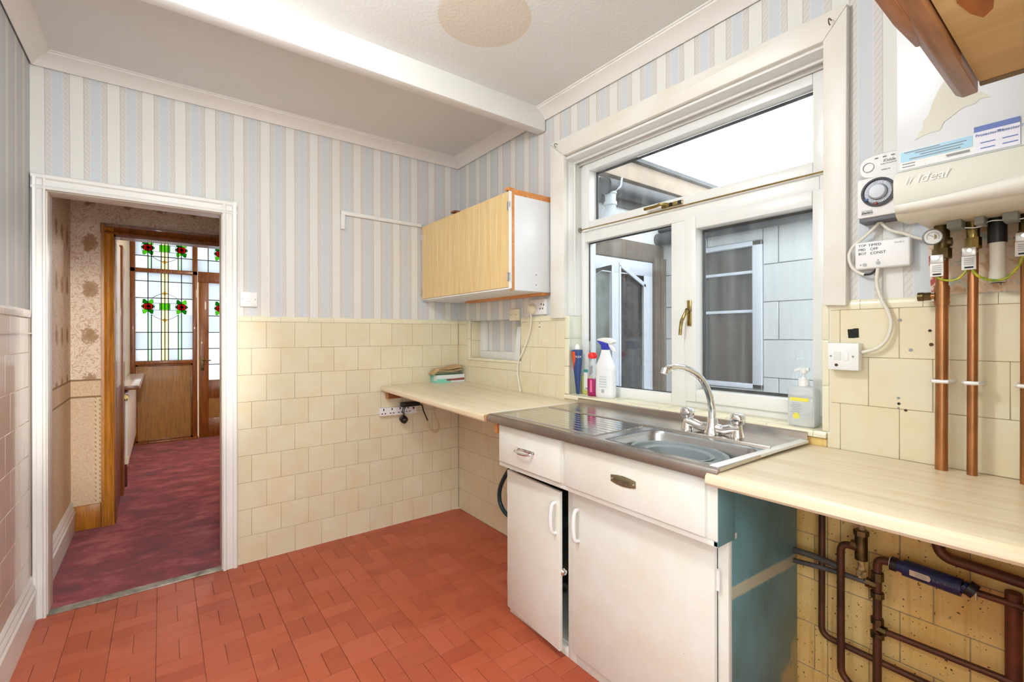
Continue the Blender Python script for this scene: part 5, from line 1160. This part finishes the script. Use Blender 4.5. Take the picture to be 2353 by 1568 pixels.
def earth(yy, z, r, lab):
    t = thing('earth_clamp', (PX-r, yy, z), lab, 'earth clamp', 'earth clamps on the boiler pipes')
    G().tube([(PX+(r+.002)*math.cos(a), yy+(r+.002)*math.sin(a), z+.018) for a in [k*math.pi/10 for k in range(21)]], .003, 6).obj('strap', tagm, t, smooth=True)
    G().box(PX-r-.012, PX-r-.003, yy-.014, yy+.014, z+.006, z+.030).obj('clamp', tagm, t, bev=.003)
    G().cyl((PX-r-.011, yy-.002, z+.020), (PX-r-.020, yy-.002, z+.020), .005, n=10).obj('screw', chrome, t, smooth=True)
    G().box(PX-r-.013, PX-r-.011, yy-.014, yy+.014, z-.030, z+.006).obj('tag', tagw, t, bev=.0008)
    G().box(PX-r-.0145, PX-r-.0128, yy-.009, yy+.008, z-.026, z-.022).obj('tag_print', ink, t)
    for k in range(4): G().box(PX-r-.0142, PX-r-.0128, yy-.010, yy+.009, z-.016+k*.0048, z-.0148+k*.0048).obj('small_print', greyink, t)
earth(-2.693, 1.480, .014, 'earth clamp with white tag on the thick gauge pipe'); earth(-2.756, 1.492, .011, 'earth clamp with white tag on the middle copper pipe'); earth(-2.853, 1.515, .011, 'earth clamp on the copper pipe at the picture edge')
yg = M('yellow_green_wire', s2l(208, 190, 40), .4, var=1, vs_=60, vcol=s2l(86, 140, 40))
G().tube(spline([(PX-.022, -2.690, 1.452), (PX-.022, -2.705, 1.440), (PX-.020, -2.730, 1.438), (PX-.020, -2.748, 1.455), (PX-.018, -2.752, 1.466)], 6), .0028, 8).obj('earth_wire', yg, smooth=True, label='short yellow and green wire between the first two pipes', cat='wire', group='earth bonding wires')
G().tube(spline([(PX-.020, -2.762, 1.462), (PX-.022, -2.775, 1.442), (PX-.022, -2.800, 1.430), (PX-.022, -2.825, 1.434), (PX-.020, -2.845, 1.462), (PX-.018, -2.853, 1.490)], 6), .0032, 8).obj('earth_wire', yg, smooth=True, label='long yellow and green wire sagging across the white waste pipe', cat='wire', group='earth bonding wires')
wp = thing('condensate_pipe', (PX, -2.806, 1.42), 'white plastic waste pipe with black upper sleeve under the boiler', 'pipe')
G().cyl((PX, -2.806, 1.425), (PX, -2.806, 1.53), .0150, n=20).cyl((PX, -2.806, 1.425), (PX, -2.806, 1.455), .0165, n=20).obj('white_tube', M('aged_white_pipe', s2l(230, 226, 212), .45), wp, smooth=True)
G().cyl((PX, -2.806, 1.528), (PX, -2.806, 1.600), .0185, n=20).obj('black_sleeve', black, wp, smooth=True)
G().tube(spline([(-.08, -2.75, 1.572), (-.075, -2.775, 1.570), (-.085, -2.80, 1.580), (-.075, -2.84, 1.576), (-.07, -2.88, 1.582)], 5), .0016, 6).obj('thin_wire', tagm, smooth=True, label='thin bare wire looped across the pipes under the boiler', cat='wire')
for (ya, yb) in ((-2.72, -2.748), (-2.772, -2.79), (-2.822, -2.848)): G().box(-.11, -.05, yb, ya, 1.572, 1.592).obj('bracket_tab', M('grey_bracket', s2l(150, 156, 150), .5), bo)

# ------------------------------------------------------------------ old pipework below the right worktop
UX = -.034
pa = pipe('old_copper_pipe', 'brown copper pipe dropping from the worktop then running along the wall bottom', [('run', bend([(UX, -2.403, .885), (UX, -2.400, .302), (UX, -2.60, .298), (UX, -3.1, .296)], .03), .0095, oldcopper)])
pb = pipe('old_copper_pipe', 'hooked brown copper pipe rising from the floor to the small stop valve', [('run', bend([(-.058, -2.512, .632), (-.058, -2.462, .636), (-.058, -2.462, .215), (-.058, -2.510, .195), (-.052, -2.60, .19)], .028), .0105, oldcopper)])
G().cyl((-.05, -2.515, .888), (-.05, -2.515, .66), .008).obj('feed_tube', M('pinkish_tube', s2l(190, 150, 120), .5), pb, smooth=True)
G().cyl((-.055, -2.515, .675), (-.055, -2.515, .60), .017, n=10).cyl((-.055, -2.515, .69), (-.055, -2.515, .675), .020, n=6).cyl((-.055, -2.490, .638), (-.055, -2.52, .638), .016, n=8).obj('stop_valve', darkbrass, pb, smooth=True)
G().cyl((-.055, -2.515, .60), (-.055, -2.515, .545), .009).cyl((-.055, -2.515, .567), (-.055, -2.515, .553), .014).obj('drain_tail', M('cream_tail', s2l(214, 180, 120), .6, var=.5, vs_=60, vcol=(.05, .04, .02)), pb, smooth=True)
G().cyl((-.055, -2.51, .196), (-.050, -2.53, .190), .016, n=8).obj('compression_nut', darkbrass, pb, smooth=True)
pc = pipe('old_copper_pipe', 'vertical brown copper pipe with two tee fittings in the wall centre', [('run', bend([(-.040, -2.60, .612), (-.042, -2.552, .614), (-.042, -2.550, .04)], .022), .0115, oldcopper)])
for z0, z1, r in ((.548, .572, .017), (.496, .512, .018), (.417, .433, .017), (.374, .390, .018)): G().cyl((-.042, -2.551, z0), (-.042, -2.551, z1), r, n=8).obj('nut', darkbrass, pc, smooth=True)
G().cyl((-.042, -2.551, .530), (-.042, -2.524, .532), .015, n=8).cyl((-.042, -2.551, .402), (-.042, -2.574, .401), .014, n=8).obj('tee_body', darkbrass, pc, smooth=True)
pd = pipe('old_copper_pipe', 'thin brown copper pipe running right from the lower tee fitting', [('run', [(-.042, -2.570, .401), (-.040, -3.1, .408)], .0090, oldcopper)])
pe = pipe('old_copper_pipe', 'brown copper pipe leaving the blue scale inhibitor', [('run', [(-.040, -2.765, .604), (-.040, -3.1, .600)], .0090, oldcopper)])
pf = pipe('old_copper_pipe', 'fat brown pipe bending out close under the worktop', [('run', bend([(UX, -2.688, .888), (UX, -2.688, .672), (UX, -3.1, .648)], .035), .0140, oldcopper)])
pg = pipe('old_copper_pipe', 'thick reddish vertical pipe at the lower right corner', [('run', [(-.03, -2.832, .63), (-.03, -2.832, .0)], .0165, M('rusty_red_pipe', (.20, .055, .025), .5, .3, var=.5, vs_=14, vcol=(.08, .03, .015)))])
for (za, zb, ya, yb, lab) in ((.553, .548, -2.318, -2.452, 'upper grey lead pipe leaving the teal cabinet side'), (.517, .530, -2.318, -2.528, 'lower grey lead pipe running from the teal cabinet to the tee')):
    pipe('lead_pipe', lab, [('run', spline([(UX-.006, ya, za), (UX-.006, (ya+yb)/2, (za+zb)/2+.004), (UX-.006, yb, zb)], 6), .0080 if za < .54 else .0100, lead)])
si = thing('scale_inhibitor', (-.045, -2.67, .60), 'dark blue cylindrical scale inhibitor fitted between brown pipes', 'inhibitor')
navy = M('navy_plastic', s2l(34, 42, 84), .4)
G().tube([(-.045, -2.615, .613), (-.045, -2.738, .606)], .0235, 20).obj('cylinder', navy, si, smooth=True)
for a, b, r in ((-2.585, -2.600, .0205), (-2.600, -2.616, .0175), (-2.737, -2.748, .0175), (-2.748, -2.764, .0215)): G().cyl((-.045, a, .614), (-.045, b, .6125 if a > -2.7 else .605), r, n=10).obj('end_nut', black if r > .02 else navy, si, smooth=True)
for a, zz in ((-2.5835, .614), (-2.766, .604)): G().cyl((-.045, a, zz), (-.045, a-.002, zz), .018, n=16).obj('washer', creamp, si, smooth=True)
G().prism([(-.0690, -2.633, .621), (-.0690, -2.676, .6185), (-.0690, -2.679, .611), (-.0690, -2.676, .603), (-.0690, -2.633, .6055)], (-.001, 0, 0)).obj('label', M('cream_label', s2l(224, 206, 176), .5), si)
for k in range(3): G().box(-.0706, -.0698, -2.670, -2.645, .615-k*.004, .6162-k*.004).obj('label_line', greyink, si)
text('cylinder_lettering', 'ELECTROLYTIC', .0085, (-.0692, -2.682, .6075), (0, -1, 0), (0, 0, 1), M('grey_letter', s2l(120, 124, 130), .5), si)

# ------------------------------------------------------------------ wall cabinet close to the viewer, top right
nz = 1.70
nc = thing('near_wall_cabinet', (-1.1, -2.99, nz), 'underside of a wooden wall cabinet close to the viewer', 'cabinet')
G().box(-1.75, -.702, -3.148, -2.862, nz+.004, nz+.020).obj('base_panel', plywood, nc)
G().box(-.700, -.690, -3.148, -2.862, nz+.001, nz+.62).obj('side_panel', M('dark_panel_edge', s2l(120, 100, 70), .6), nc)
G().box(-1.75, -.702, -3.148, -2.866, nz+.02, nz+.62).obj('box', melam, nc)
G().prism([(-1.75, y, z) for y, z in ((-2.860, nz-.010), (-2.842, nz-.012), (-2.832, nz-.004), (-2.832, nz+.6), (-2.860, nz+.6))], (1.055, 0, 0)).obj('door_front', red_wood, nc, bev=.002)
scp = [(-.95, nz+.002)]
for k in range(13):
    u = k/12; scp.append((-.95-.35*u, nz-.012+.030*math.sin(math.pi*u)))
gsc = G()
G().prism([(x, -2.843, z-.014) for x, z in ((-1.40, nz), (-1.02, nz), (-.92, nz+.010), (-.90, nz+.02), (-1.40, nz+.02))], (0, .016, 0)).obj('finger_pull', red_wood, nc, bev=.003)
stain = M('brown_stain', s2l(168, 98, 34), .6, var=.4, vs_=30)
G().prism([(-1.02, -2.885, nz+.0036), (-.98, -2.880, nz+.0036), (-.94, -2.886, nz+.0036), (-.915, -2.895, nz+.0036), (-.93, -2.906, nz+.0036), (-.99, -2.915, nz+.0036), (-1.03, -2.90, nz+.0036)], (0, 0, .0006)).obj('stain', stain, nc)

# ------------------------------------------------------------------ pendant added out of view to carry the kitchen fill light
pn = thing('added_pendant', (-1.62, -1.90, 2.50), 'added white pendant flex and lampholder holding the kitchen fill light', 'lamp')
G().lathe([(.045, 0), (.042, -.012), (.012, -.02)], (-1.62, -1.90, ZC), n=20).obj('ceiling_rose', whitep, pn, smooth=True)
G().cyl((-1.62, -1.90, ZC-.015), (-1.62, -1.90, 2.53), .004, n=8).obj('flex', whitep, pn)
G().lathe([(.010, 0), (.019, -.006), (.019, -.036)], (-1.62, -1.90, 2.53), n=16).obj('lampholder', whitep, pn, smooth=True)
